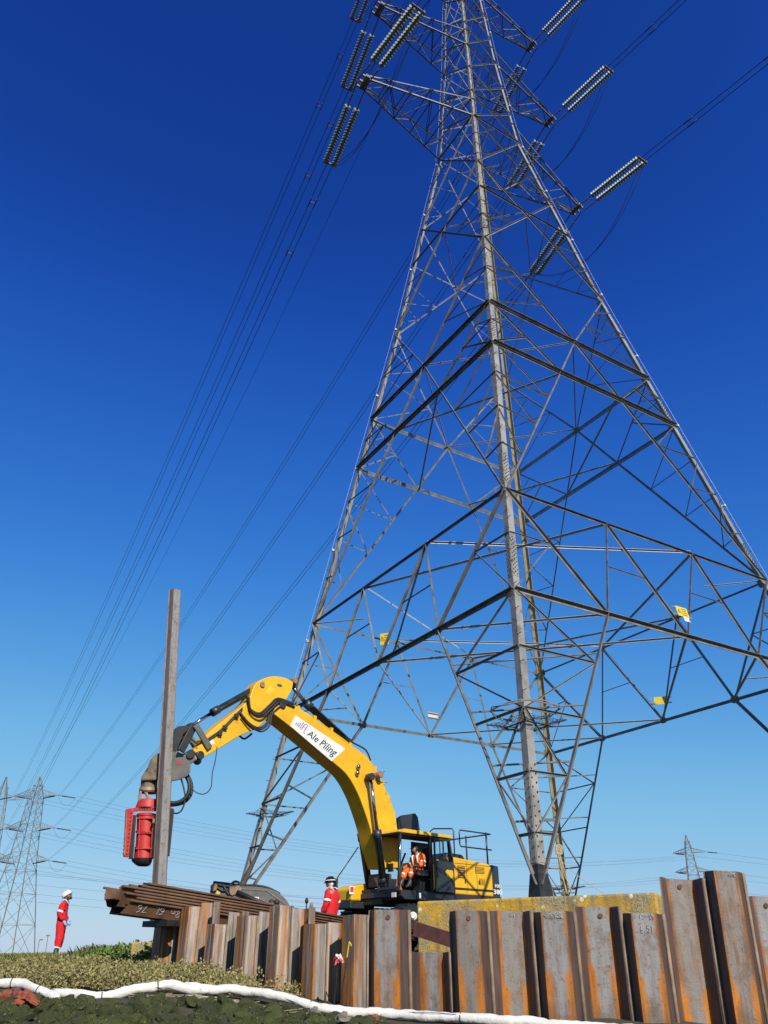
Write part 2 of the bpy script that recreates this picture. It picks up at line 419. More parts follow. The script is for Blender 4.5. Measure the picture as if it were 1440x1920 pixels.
    clutch = mix(ramp(streak, 0.3, 0.7), (0.20, 0.13, 0.075), (0.34, 0.25, 0.16))
    c = mix(ramp(ax, 0.288, 0.29), c, clutch)
    if rusty:                            # long vertical bands of pale scale, rust and dark staining
        s2 = N.new('ShaderNodeVectorMath'); s2.operation = 'MULTIPLY'; s2.inputs[1].default_value = (1, 1, 0.035); L.new(va.outputs[0], s2.inputs[0])
        bn = ns(s2.outputs[0], 13, 5, 0.65); b3 = ns(s2.outputs[0], 8, 4, 0.6)
        c = mix(math_('MULTIPLY', ramp(bn, 0.56, 0.60), 0.8), c, (0.40, 0.375, 0.345))
        c = mix(math_('MULTIPLY', ramp(bn, 0.40, 0.44, (1, 1, 1), (0, 0, 0)), 0.75), c, (0.085, 0.055, 0.042))
        c = mix(math_('MULTIPLY', ramp(b3, 0.55, 0.60), 0.7), c, orange)
    hs = N.new('ShaderNodeHueSaturation'); mr = N.new('ShaderNodeMapRange'); mr.inputs['To Min'].default_value = 0.72; mr.inputs['To Max'].default_value = 1.18
    L.new(oi.outputs['Random'], mr.inputs['Value']); L.new(mr.outputs[0], hs.inputs['Value']); L.new(c, hs.inputs['Color'])
    L.new(hs.outputs[0], b.inputs['Base Color'])
    rg2 = N.new('ShaderNodeMapRange'); rg2.inputs['To Min'].default_value = 0.34; rg2.inputs['To Max'].default_value = 0.72; L.new(blot, rg2.inputs['Value']); L.new(rg2.outputs[0], b.inputs['Roughness']); b.inputs['Metallic'].default_value = 0.2
    bp = N.new('ShaderNodeBump'); bp.inputs['Strength'].default_value = 0.25; bp.inputs['Distance'].default_value = 0.01
    L.new(ns(va.outputs[0], 40, 6), bp.inputs['Height']); L.new(bp.outputs['Normal'], b.inputs['Normal'])
    return m
PILE = pile_mat('sheet_pile_steel', (0.30, 0.29, 0.285))
PILE_B = pile_mat('weathered_sunlit_web_pile_steel', (0.19, 0.15, 0.125), (0.20, 0.17, 0.145), rusty=0.75)  # rusty; dim pans and pale webs paint in sun on the right-facing webs
RUSTPILE = pm('stacked_pile_rust', (0.085, 0.04, 0.02), (0.16, 0.075, 0.035), 4, 0.75, c3=(0.045, 0.028, 0.02), s3=3, t3=0.58, bump=0.2, bscale=25, rj=0.15)

def ground_mat():
    m, nt, b = new_mat('bank_soil'); N, L = nt.nodes, nt.links
    b.inputs['Roughness'].default_value = 1.0
    g = N.new('ShaderNodeNewGeometry'); n = N.new('ShaderNodeTexNoise'); n.inputs['Scale'].default_value = 3; n.inputs['Detail'].default_value = 10
    L.new(g.outputs['Position'], n.inputs['Vector'])
    r = N.new('ShaderNodeValToRGB'); e = r.color_ramp.elements
    e[0].position = 0.3; e[0].color = (0.022, 0.024, 0.008, 1); e[1].position = 0.7; e[1].color = (0.08, 0.066, 0.03, 1)
    L.new(n.outputs['Fac'], r.inputs['Fac']); L.new(r.outputs[0], b.inputs['Base Color'])
    bp = N.new('ShaderNodeBump'); bp.inputs['Strength'].default_value = 0.8; bp.inputs['Distance'].default_value = 0.05
    n2 = N.new('ShaderNodeTexNoise'); n2.inputs['Scale'].default_value = 14; n2.inputs['Detail'].default_value = 8; L.new(g.outputs['Position'], n2.inputs['Vector'])
    L.new(n2.outputs['Fac'], bp.inputs['Height']); L.new(bp.outputs['Normal'], b.inputs['Normal'])
    return m
GROUND = ground_mat()
MOSSROCK = pm('mossy_rock', (0.028, 0.038, 0.006), (0.085, 0.098, 0.016), 9, 0.95, c3=(0.05, 0.034, 0.014), s3=3.0, t3=0.60, bump=1.0, bscale=30, rj=0.35)
PALEROCK = pm('pale_rock', (0.16, 0.14, 0.11), (0.24, 0.22, 0.18), 8, 0.9, bump=0.5, bscale=20)

def leaf_mat(name, cols, rough=0.7):
    m, nt, b = new_mat(name); N, L = nt.nodes, nt.links
    b.inputs['Roughness'].default_value = rough
    g = N.new('ShaderNodeNewGeometry'); r = N.new('ShaderNodeValToRGB'); e = r.color_ramp.elements
    while len(e) < len(cols): e.new(0.5)
    for i, c in enumerate(cols): e[i].position = i / (len(cols) - 1); e[i].color = (*c, 1)
    L.new(g.outputs['Random Per Island'], r.inputs['Fac']); L.new(r.outputs[0], b.inputs['Base Color'])
    b.inputs['Subsurface Weight'].default_value = 0.0
    return m
SHRUB = leaf_mat('purslane_leaf', [(0.11, 0.105, 0.028), (0.25, 0.215, 0.07), (0.38, 0.32, 0.13), (0.19, 0.18, 0.05)])
GRASS = leaf_mat('grass_blade', [(0.11, 0.16, 0.016), (0.25, 0.27, 0.035), (0.48, 0.41, 0.17), (0.28, 0.30, 0.05)])
LEAFY = leaf_mat('green_leaf', [(0.045, 0.10, 0.010), (0.10, 0.18, 0.018), (0.15, 0.23, 0.035)])
MOSS = leaf_mat('moss_tuft', [(0.020, 0.030, 0.004), (0.055, 0.070, 0.010), (0.11, 0.125, 0.020), (0.075, 0.06, 0.016)])

# ------------------------------------------------------------------ ground
WALL = [Vector((-4.45, 17.2)), Vector((-0.28, 13.0)), Vector((5.55, 11.9)), Vector((30.0, 7.3))]
_cp = [at(*q) for q in ((0, 1852, 12.5), (100, 1874, 12.2), (360, 1862, 12.8), (500, 1878, 12.9), (640, 1903, 12.6), (900, 1918, 12.2), (1150, 1932, 11.6), (1440, 1952, 11.2),
                        (0, 1838, 15), (250, 1832, 15.5), (430, 1846, 14.8), (0, 1812, 21), (130, 1802, 23), (230, 1799, 21), (290, 1810, 18))]
_cp += [Vector(q) for q in ((0, 0, -1.65), (-8, 0, -1.7), (8, 0, -1.7), (-5, 8.5, -1.0), (0, 8.5, -1.05), (5, 8, -1.2), (-9.35, 25, 0.08), (-6, 26, 0.12), (-14, 24, -0.05), (-14, 12, -0.35), (-20, 30, -0.3), (-5, 36, 0.1), (20, 5, -1.3), (20, 30, 0.0), (0, 45, 0.0), (-20, 45, -0.4))]
_P = np.array([(p.x, p.y) for p in _cp]); _z = np.array([p.z for p in _cp])
def _tps(r2): return np.where(r2 > 1e-9, r2 * np.log(np.maximum(r2, 1e-9)), 0)
_n = len(_P)
_A = np.zeros((_n + 3, _n + 3)); _A[:_n, :_n] = _tps(((_P[:, None] - _P[None]) ** 2).sum(-1)) + np.eye(_n) * 0.5
_A[:_n, _n] = 1; _A[:_n, _n + 1:] = _P; _A[_n, :_n] = 1; _A[_n + 1:, :_n] = _P.T
_w = np.linalg.solve(_A, np.concatenate([_z, np.zeros(3)]))
def outer(xy):
    r2 = ((xy[:, None] - _P[None]) ** 2).sum(-1)
    return _tps(r2) @ _w[:_n] + _w[_n] + xy @ _w[_n + 1:]
def ground_z(xy):
    xy = np.atleast_2d(np.asarray(xy, float))
    zo = outer(xy)
    x, y = xy[:, 0], xy[:, 1]
    wl = np.interp(x, [p.x for p in WALL], [p.y for p in WALL])
    zi = np.interp(y, [8, 18, 24, 29, 60], [-0.1, -0.02, 0.30, 0.53, 0.4])
    k = np.clip((x + 4.75) / 0.35, 0, 1) * (y > wl + 0.55)
    z = zo * (1 - k) + zi * k
    r = np.hypot(x, y - 15)
    t = np.clip((r - 28) / 25, 0, 1); t = t * t * (3 - 2 * t)
    return z * (1 - t) + (-0.9) * t
def gz(x, y): return float(ground_z([(x, y)])[0])

def axis(lo, hi, step, far):
    a = list(np.arange(lo, hi + step / 2, step)); d = step; p = hi; q = lo
    up, dn = [], []
    while p < far:
        d *= 1.5; p += d; q -= d; up.append(p); dn.append(q)
    return np.array(dn[::-1] + a + up)
gx = axis(-14, 10, 0.2, 6000); gy = axis(2, 32, 0.2, 6000)
GXX, GYY = np.meshgrid(gx, gy)
xy = np.stack([GXX.ravel(), GYY.ravel()], 1)
zz = np.concatenate([ground_z(c) for c in np.array_split(xy, 20)])
near = np.hypot(xy[:, 0], xy[:, 1] - 14) < 20
rg = np.array([noise.noise(Vector((a * 1.7, b * 1.7, 3.1))) * 0.05 if k else 0 for (a, b), k in zip(xy, near)])
zz = zz + rg
nx, ny = len(gx), len(gy)
me = bpy.data.meshes.new('ground')
idx = np.arange(nx * ny).reshape(ny, nx)
fq = np.stack([idx[:-1, :-1], idx[:-1, 1:], idx[1:, 1:], idx[1:, :-1]], -1).reshape(-1, 4)
me.from_pydata(np.column_stack([xy, zz]).tolist(), [], fq.tolist())
me.polygons.foreach_set('use_smooth', [True] * len(me.polygons)); me.materials.append(GROUND)
gob = bpy.data.objects.new('ground', me); COL.objects.link(gob); tag(gob, kind='structure')

# ------------------------------------------------------------------ the lattice tower
TX, TY, TZ, YAW = 6.586, 33.0, 1.2, R(32.0035)
tower = empty('lattice_tower', (TX, TY, TZ), YAW)
tag(tower, 'tall grey lattice transmission tower with six crossarms rising behind the steel wall', 'pylon')
HW = ([1.2, 32.18, 47.49, 57.2, 67.2, 76.0], [9.55, 4.222, 1.926, 1.38, 1.0, 0.12])
def tw(h): return float(np.interp(h, *HW))
def tl(x, y, h): return Vector((x, y, h - TZ))
def fp(face, u, h):
    w = tw(h)
    return {'NR': tl(u * w, -w, h), 'FB': tl(u * w, w, h), 'NL': tl(-w, u * w, h), 'RB': tl(w, u * w, h)}[face]
FN = {'NR': Vector((0, -1, 0.17)), 'FB': Vector((0, 1, 0.17)), 'NL': Vector((-1, 0, 0.17)), 'RB': Vector((1, 0, 0.17))}
n_member = [0]
second = MB()
def member(a, b, n, w, t=None, name='brace', stuff=False, out=1):
    """one rolled angle from a to b lying in a face with outward normal n"""
    w = w * (0.78 if stuff else 0.70); t = t or max(0.010, w * 0.12)
    d = (b - a).normalized(); n = n.normalized()
    n1 = d.cross(n)
    if n1.z > 0 or (abs(n1.z) < 0.05 and n1.x > 0): n1 = -n1
    if stuff:
        second.angle(a, b, n1, n * out, w, t); return
    m = MB(); m.angle(a, b, n1, n * out, w, t)
    n_member[0] += 1
    return m.build(name, GALV if name == 'plan_brace' else BRACE, tower, fix=True)
def fm(face, u0, h0, u1, h1, w, stuff=False, name='brace'):
    return member(fp(face, u0, h0), fp(face, u1, h1), FN[face], w, stuff=stuff, name=name)
def lerp(a, b, t): return (a[0] + (b[0] - a[0]) * t, a[1] + (b[1] - a[1]) * t)
def xh(p, q, t):                         # a point on a straight member, in (u, h) of the face
    w0, w1 = tw(p[1]), tw(q[1]); h = p[1] + (q[1] - p[1]) * t
    return ((p[0] * w0 + (q[0] * w1 - p[0] * w0) * t) / tw(h), h)

H0, H1, H2, H3, H4, H5, H6, H7 = 10.0, 14.27, 23.08, 26.22, 32.18, 37.75, 40.9, 47.5
UP = [47.5, 50.73, 53.97, 57.2, 60.5, 63.85, 67.2, 70.2, 73.2]
for fc in ('NR', 'NL', 'RB', 'FB'):
    for h, w in ((H0, 0.20), (H1, 0.13), (H2, 0.20), (H3, 0.20)):
        fm(fc, -1, h, 1, h, w, name='horizontal_strut')
    for h in (H2, H3):                   # these two struts are double angles
        member(fp(fc, -1, h - 0.16), fp(fc, 1, h - 0.16), FN[fc], 0.10, stuff=True)
    fm(fc, -1, H5, 1, H5, 0.13, name='horizontal_strut'); fm(fc, -1, H7, 1, H7, 0.13, name='horizontal_strut')
    for s in (-1, 1):
        fm(fc, s, TZ + 0.3, s * 0.5, H0, 0.165)
        fm(fc, s, H1, s * 0.5, H0, 0.15); fm(fc, s * 0.5, H0, s / 3, H1, 0.13); fm(fc, s / 3, H1, 0, H0, 0.13)
        N1, M3, N4 = (s, H1), (0, H3), (s, H4)
        fm(fc, *N1, *M3, 0.135); fm(fc, *M3, *N4, 0.125)
        P2 = xh(N1, M3, (H2 - H1) / (H3 - H1))
        fm(fc, s, H3, *P2, 0.11)
        Q = xh((s, H3), P2, 0.52)
        fm(fc, *Q, s, H2, 0.09, True); fm(fc, *Q, s, 24.75, 0.06, True)
        q2 = xh((s, H3), P2, 0.27); fm(fc, *q2, s, 24.75, 0.05, True)
        fm(fc, -s, H4, s, H6, 0.13); fm(fc, -s, H6, s, H7, 0.11)
        # foot panels: the leg and its slanting brace are laced together
        B0, B1 = (s, TZ + 0.3), (s * 0.5, H0)
        fr = [0.14, 0.32, 0.53, 0.76]
        for i, t in enumerate(fr):
            b = xh(B0, B1, t); hh = b[1]
            fm(fc, s, hh, *b, 0.08, True)
            nxt = fr[i + 1] if i < 3 else 1.0
            b2 = xh(B0, B1, nxt)
            if i % 2: fm(fc, *b, s, b2[1] if nxt < 1 else H0, 0.07, True)
            else: fm(fc, s, hh, *b2, 0.07, True)
        # lacing between leg and warren truss
        a, b = (s, H1), (s * 0.5, H0); mid = xh(a, b, 0.45)
        fm(fc, *mid, s, 12.3, 0.06, True); fm(fc, *mid, s, H0, 0.06, True)
        fm(fc, *xh((s * 0.5, H0), (s / 3, H1), 0.5), *xh((s / 3, H1), (0, H0), 0.5), 0.05, True)
        # redundants along the long diagonals
        ts = [0.18, 0.36, 0.54]
        for i, t in enumerate(ts):
            b = xh(N1, M3, t); fm(fc, *b, s, b[1] + 0.25, 0.06, True)
            fm(fc, *b, s, (xh(N1, M3, ts[i + 1])[1] if i < 2 else H2), 0.065, True)
        for t in (0.33, 0.66):
            b = xh(N4, M3, t); fm(fc, *b, s, b[1] + 0.9, 0.06, True); fm(fc, *b, s, b[1] - 0.9 if t < 0.5 else H3, 0.06, True)
        for t in (0.2, 0.38):
            b = xh((s, H4), (-s, H6), t); fm(fc, *b, s, b[1] + 0.7, 0.05, True); fm(fc, *b, s, b[1] - 0.8, 0.05, True)
        b = xh((s, H6), (-s, H7), 0.3); fm(fc, *b, s, b[1] + 0.6, 0.05, True); fm(fc, *b, s, b[1] - 0.9, 0.05, True)
        b = xh((s, H7), (-s, H6), 0.3); fm(fc, *b, s, b[1] - 0.6, 0.05, True)
    for i in range(len(UP) - 1):
        for s in (-1, 1): fm(fc, -s, UP[i], s, UP[i + 1], 0.10)
    for h in (49.6, 57.2, 59.3, 67.2, 69.3): fm(fc, -1, h, 1, h, 0.09, name='horizontal_strut')
# plan bracing inside the tower at the strut levels
def inside(a, b, w): member(a, b, Vector((0, 0, 1)), w, name='plan_brace', out=-1)
crn = [('NR', -1, 'NL', -1), ('NR', 1, 'RB', -1), ('FB', -1, 'NL', 1), ('FB', 1, 'RB', 1)]
for f1, s1, f2, s2 in crn:
    inside(fp(f1, s1 * 0.5, H0), fp(f2, s2 * 0.5, H0), 0.10)
    inside(fp(f1, 0, H0), fp(f2, 0, H0), 0.10)
    for h, u, w in ((H1, 1 / 3, 0.11), (H2, 0.30, 0.10)):
        inside(fp(f1, s1 * u, h), fp(f2, -s2 * u, h), w)
        if h == H1: inside(fp(f1, -s1 * u, h + 0.12), fp(f2, s2 * u, h + 0.12), w)
    inside(fp(f1, 0, H3), fp(f2, 0, H3), 0.08); inside(fp(f1, 0, H5), fp(f2, 0, H5), 0.08); inside(fp(f1, 0, H7), fp(f2, 0, H7), 0.07)
    for h, t in ((H0, 0.5), (H1, 0.5)):
        inside(fp(f1, s1, h), (fp(f1, s1 * 0.5, h) + fp(f2, s2 * 0.5, h)) / 2, 0.07)
    for hh in (3.0, 4.6, 6.4, 8.3):      # ties between the two slanting braces of each foot
        t = (hh - TZ - 0.3) / (H0 - TZ - 0.3)
        b1 = xh((s1, TZ + 0.3), (s1 * 0.5, H0), t); b2 = xh((s2, TZ + 0.3), (s2 * 0.5, H0), t)
        member(fp(f1, *b1), fp(f2, *b2), Vector((0, 0, 1)), 0.07, stuff=True)
tag(second.build('secondary_bracing', BRACE, tower), kind='stuff')
# gusset plates where the main members meet
def gusset(fc, u, h, w, hh):
    p = fp(fc, u, h); n = FN[fc].normalized(); sd = Vector((0, 0, 1)).cross(n).normalized(); up = n.cross(sd); p = p + n * 0.012
    q = [p + sd * a * w / 2 + up * b * hh / 2 for a, b in ((-1, -.6), (-.6, -1), (.6, -1), (1, -.6), (1, .6), (.6, 1), (-.6, 1), (-1, .6))]
    m = MB(); m.add([x - n * .006 for x in q] + [x + n * .006 for x in q], [tuple(range(8))[::-1], tuple(range(8, 16))] + [(i, (i + 1) % 8, (i + 1) % 8 + 8, i + 8) for i in range(8)])
    g = m.build('gusset_plate', BRACE, tower); b_ = MB()
    for a in (-.6, -.2, .2, .6):
        for b in (-.5, 0, .5): b_.ball(p + sd * a * w / 2 + up * b * hh / 2 + n * .008, .018, 5, 4)
    tag(b_.build('bolts', BOLT, g), kind='stuff')
for fc in ('NR', 'NL', 'RB', 'FB'):
    for u, h, w, hh in ((-.5, H0, .5, .42), (0, H0, .42, .36), (.5, H0, .5, .42), (-1 / 3, H1, .4, .34), (1 / 3, H1, .4, .34), (0, H3, .5, .45), (0, H5, .34, .34)):
        gusset(fc, u, h - .05, w * .8, hh * .75)
    for s_ in (-1, 1):
        for h in (H0, H1, H2, H3, H4): gusset(fc, s_ * (1 - .22 / tw(h)), h - .05, .36, .36)

LEGS = {'near': (-1, -1), 'far_left': (-1, 1), 'right': (1, -1), 'back': (1, 1)}
for key, (sx, sy) in LEGS.items():
    m = MB()
    hs = [TZ + (0.0 if key != 'near' else 0.75)] + HW[0][1:5] + [75.5]
    wd = [0.25, 0.22, 0.17, 0.145, 0.12, 0.09]
    for i in range(5):
        a, b = hs[i], hs[i + 1]
        wa, wb = tw(a), tw(b)
        m.angle(tl(sx * wa, sy * wa, a), tl(sx * wb, sy * wb, b), (-sx, 0, 0), (0, -sy, 0), wd[i], 0.03)
    leg = m.build('leg', STEEL_Y if key == 'back' else STEEL, tower)
    # splice plates and their bolts on the two outer flanges
    bo = MB()
    def flange(h0, h1, w, rows, step):
        for ax in (0, 1):
            nrm = Vector((0, sy, 0.17)).normalized() if ax == 0 else Vector((sx, 0, 0.17)).normalized()
            along = Vector((-sx, 0, 0)) if ax == 0 else Vector((0, -sy, 0))
            a = tl(sx * tw(h0), sy * tw(h0), h0); b = tl(sx * tw(h1), sy * tw(h1), h1)
            o = nrm * 0.012
            pl = MB(); pl.hexa([a + along * .03, a + along * w, a + along * w + o, a + along * .03 + o, b + along * .03, b + along * w, b + along * w + o, b + along * .03 + o])
            pl.build('splice_plate', STEEL_Y if key == 'back' else STEEL, leg)
            k = int((h1 - h0) / step)
            for i in range(k):
                c = a.lerp(b, (i + 0.5) / k)
                for r_ in range(rows):
                    bo.ball(c + along * (w * (0.2 + 0.6 * (r_ / max(1, rows - 1)))) + nrm * 0.02 + Vector((0, 0, 0.5 * step * (r_ % 2))), 0.024, 5, 4)
    for h0, h1 in ((10.5, 12.0), (14.6, 16.1), (23.4, 24.6), (33.0, 34.0)):
        flange(h0, h1, 0.235 if h0 < 30 else 0.20, 3, 0.16)
    if key == 'near': flange(TZ + 0.8, TZ + 3.2, 0.245, 2, 0.24)
    tag(bo.build('bolts', BOLT, leg), kind='stuff')
    if key == 'near':
        f = MB(); a, b = TZ, TZ + 0.78; wa, wb = tw(a), tw(b)
        f.angle(tl(sx * wa * 1.001, sy * wa * 1.001, a), tl(sx * wb * 1.001, sy * wb * 1.001, b), (-sx, 0, 0), (0, -sy, 0), 0.29, 0.05)
        c = tl(sx * wa, sy * wa, a); f.box(c + Vector((0.17, 0.17, 0.02)), (0.56, 0.56, 0.05))
        f.hexa([c + Vector(q) for q in ((-.03, -.03, 0), (.40, -.03, 0), (.40, .40, 0), (-.03, .40, 0), (.03, .03, .55), (.33, .03, .55), (.33, .33, .55), (.03, .33, .55))])
        f.build('leg_base', BITUMEN, tower)
    # anti-climbing guard: outrigger arms strung with barbed wire
    g, wr = MB(), MB()
    hg = {'near': 5.55, 'far_left': 5.5, 'right': 5.5, 'back': 3.2}[key]; w = tw(hg); c = tl(sx * (w - .35), sy * (w - .35), hg)
    tips = []
    for k in range(4):
        a = math.pi / 4 + k * math.pi / 2; d = Vector((math.cos(a), math.sin(a), 0))
        g.bar(c + d * 0.3, c + d * 1.1 + Vector((0, 0, 0.12)), 0.04, 0.03)
        tips.append(d)
    for k in range(4):
        d0, d1 = tips[k], tips[(k + 1) % 4]
        g.bar(c + d0 * 0.62, c + d1 * 0.62, 0.04, 0.03)
        for rr in (0.72, 0.85, 0.97, 1.08):
            pts = [c + d0.lerp(d1, t / 12) * rr + Vector((0, 0, 0.12 * rr - 0.06 * math.sin(t / 12 * math.pi) + 0.02 * math.sin(t * 2.1 + rr * 9))) for t in range(13)]
            wr.tube(pts, 0.005, 4, False)
            for p in pts:
                e = Vector((random.uniform(-1, 1), random.uniform(-1, 1), random.uniform(-1, 1))).normalized() * 0.05
                wr.tube([p - e, p + e], 0.005, 3, False)
    gd = g.build('climbing_guard', DARKSTEEL, tower); tag(wr.build('barbed_wire', DARKSTEEL, gd), kind='stuff')
    if key == 'near':                    # coil of wire hanging on the near guard
        co = MB(); co.tube([c + Vector((math.cos(t * .35) * (0.95 + .05 * math.sin(t)), math.sin(t * .35) * 0.95, 0.45 + 0.05 * math.sin(t * 1.3))) for t in range(37)], 0.02, 5)
        co.build('wire_coil', STEEL, gd)
    # step bolts up the outer edge, and on the right-hand legs a fall-arrest cable
    sb = MB(); h = 6.5
    while h < 70:
        w = tw(h); p = tl(sx * w, sy * w, h)
        e = Vector((sx, 0, 0)) if int(h * 2.2) % 2 else Vector((0, sy, 0))
        sb.tube([p - e * 0.02, p + e * 0.15], 0.011, 4); h += 0.46
    tag(sb.build('step_bolts', DARKSTEEL, leg), kind='stuff')
    if key in ('right', 'far_left'):
        cb, br = MB(), MB(); pts = []
        for h in np.arange(11.0, 70.0, 2.4):
            w = tw(h); d = Vector((sx, sy, 0)).normalized(); p = tl(sx * w, sy * w, h) + d * 0.16; pts.append(p)
            if int(h / 2.4) % 2: br.box(p - d * 0.06, (0.12, 0.12, 0.10)); br.bar(p - d * 0.2, p, 0.03, 0.03)
        cb.tube(pts, 0.006, 4, False); cb.build('safety_cable', SIGN_W, leg); br.build('cable_brackets', SIGN_W, leg)

# crossarms
ARMS = [(47.5, 9.0, 2.1), (57.2, 7.9, 2.1), (67.2, 7.3, 2.1)]
arm_tip = {}
for li, (h, T, dp) in enumerate(ARMS):
    for s in (-1, 1):
        m, l = MB(), MB()
        w0, w1 = tw(h), tw(h + dp)
        low = [tl(s * w0, y * w0, h) for y in (-1, 1)]; upp = [tl(s * w1, y * w1, h + dp) for y in (-1, 1)]
        tip = [tl(s * T, y * 0.38, h) for y in (-1, 1)]; tipu = [tl(s * T, y * 0.38, h + 0.4) for y in (-1, 1)]
        for y in (0, 1):
            oy = Vector((0, 1 if y else -1, 0))
            m.angle(low[y], tip[y], (0, 0, 1), -oy, 0.10, 0.016); m.angle(upp[y], tipu[y], (0, 0, -1), -oy, 0.08, 0.014)
        m.box(tl(s * T, 0, h + 0.17), (0.30, 0.95, 0.24))
        for k in (-1, 0, 1): m.box(tl(s * (T + 0.2), 0.38 * k, h + 0.1), (0.30, 0.09, 0.16))
        nb = 5
        for i in range(nb):
            t0, t1 = i / nb, (i + 1) / nb
            for y in (0, 1):
                a = low[y].lerp(tip[y], t0) if i % 2 else upp[y].lerp(tipu[y], t0)
                b = upp[y].lerp(tipu[y], t1) if i % 2 else low[y].lerp(tip[y], t1)
                l.angle(a, b, (0, 0, 1), (0, 1 if y else -1, 0), 0.055, 0.01)
            for P, Qq in ((low, tip), (upp, tipu)):
                a = P[i % 2].lerp(Qq[i % 2], t0); b = P[(i + 1) % 2].lerp(Qq[(i + 1) % 2], t1)
                l.angle(a, b, (1, 0, 0), (0, 0, -1), 0.055, 0.01)
                if i: l.angle(P[0].lerp(Qq[0], t0), P[1].lerp(Qq[1], t0), (s, 0, 0), (0, 0, -1), 0.055, 0.01)
        ca = m.build('crossarm', BRACE, tower); tag(l.build('crossarm_lacing', BRACE, ca), kind='stuff')
        arm_tip[(li, s)] = tower.matrix_basis @ tl(s * (T + 0.15), 0, h)

# signs bolted to the bracing
def face_point(px, py, face):
    mi = Matrix.Rotation(-YAW, 3, 'Z'); r = ray(px, py)
    o = mi @ Vector((-TX, -TY, 0)); d = mi @ r
    def g(t):
        p = o + d * t; w = tw(p.z)
        return {'NR': p.y + w, 'NL': p.x + w, 'RB': p.x - w, 'FB': p.y - w}[face]
    ts = np.linspace(10, 90, 4000); v = [g(t) for t in ts]
    for i in range(len(ts) - 1):
        if v[i] * v[i + 1] <= 0: t = ts[i]; break
    p = o + d * float(t); return tl(p.x, p.y, p.z)
for px, py, fc, w, hh, mt, lab, mark in ((722, 1199, 'NL', 0.36, 0.46, SIGN_Y, 'yellow danger plate on the left face', True), (1277, 1149, 'NR', 0.62, 0.42, SIGN_Y, 'large yellow danger plate on the right face', True),
                                   (1239, 1314, 'RB', 0.62, 0.36, SIGN_Y, 'plain yellow plate seen from behind', False), (813, 1342, 'FB', 0.62, 0.32, SIGN_W, 'white plate seen from behind', False)):
    p = face_point(px, py, fc); n = (Matrix.Rotation(-YAW, 3, 'Z') @ Vector((-.35, -1, 0))).normalized() if fc in ('NL', 'RB') else FN[fc].normalized(); side = Vector((0, 0, 1)).cross(n).normalized(); up = n.cross(side)
    p = p + n * 0.06
    m = MB(); q = [p + side * a * w / 2 + up * b * hh / 2 for a, b in ((-1, -1), (1, -1), (1, 1), (-1, 1))]
    m.hexa([x - n * 0.006 for x in q] + [x + n * 0.006 for x in q])
    so = m.build('warning_plate', mt, tower); so['label'] = lab
    fr = MB(); fr.bar(p - side * w * .8 - n * .03 + up * hh * .35, p + side * w * .8 - n * .03 + up * hh * .35, 0.05, 0.02, n); fr.bar(p - side * w * .8 - n * .03 - up * hh * .35, p + side * w * .8 - n * .03 - up * hh * .35, 0.05, 0.02, n)
    fr.build('plate_bracket', STEEL, so)
    if mark:
        k = MB(); c = p + n * 0.008 - side * w * 0.28
        for i in range(3):
            a = [(-0.09, -0.07), (0.09, -0.07), (0, 0.1)]
            x0, y0 = a[i]; x1, y1 = a[(i + 1) % 3]
            k.bar(c + side * x0 + up * y0, c + side * x1 + up * y1, 0.015, 0.004, n)
        k.bar(c + up * 0.05, c - up * 0.04, 0.02, 0.004, n)
        for i in range(4):
            y = hh * (0.3 - 0.2 * i); k.bar(p + n * .008 - side * w * .05 + up * y, p + n * .008 + side * w * (0.42 - 0.06 * (i % 2)) + up * y, 0.002, 0.025, up)
        k.build('plate_lettering', INK, so)
        if fc == 'NR':
            k = MB(); c = p - up * hh * .72 + side * 0.1
            q = [c + side * a * .16 + up * b * .09 for a, b in ((-1, -1), (1, -1), (1, 1), (-1, 1))]
            k.hexa([x - n * 0.005 for x in q] + [x + n * 0.005 for x in q]); k.build('small_plate', SIGN_W, so)

# ------------------------------------------------------------------ insulators and conductors
disc = MB()
prof = [(0.0, 0.055), (0.03, 0.06), (0.045, 0.15), (0.06, 0.165), (0.075, 0.155), (0.08, 0.06), (0.15, 0.035)]
nS = 12
for i in range(len(prof)):
    for k in range(nS):
        a = 2 * math.pi * k / nS; disc.v.append((prof[i][1] * math.cos(a), prof[i][1] * math.sin(a), prof[i][0]))
for i in range(len(prof) - 1):
    for k in range(nS):
        disc.f.append((i * nS + k, i * nS + (k + 1) % nS, (i + 1) * nS + (k + 1) % nS, (i + 1) * nS + k)); disc.smooth.append(True)
DISC = disc.mesh('disc', GLASS_DISC)
AZ_NEAR, AZ_FAR = R(144.5), R(-24.3)
def heading(az, dip): return Vector((math.sin(az) * math.cos(dip), math.cos(az) * math.cos(dip), -math.sin(dip)))
LV = ['lowest', 'middle', 'top']; SD = {-1: 'left', 1: 'right'}
string_end = {}
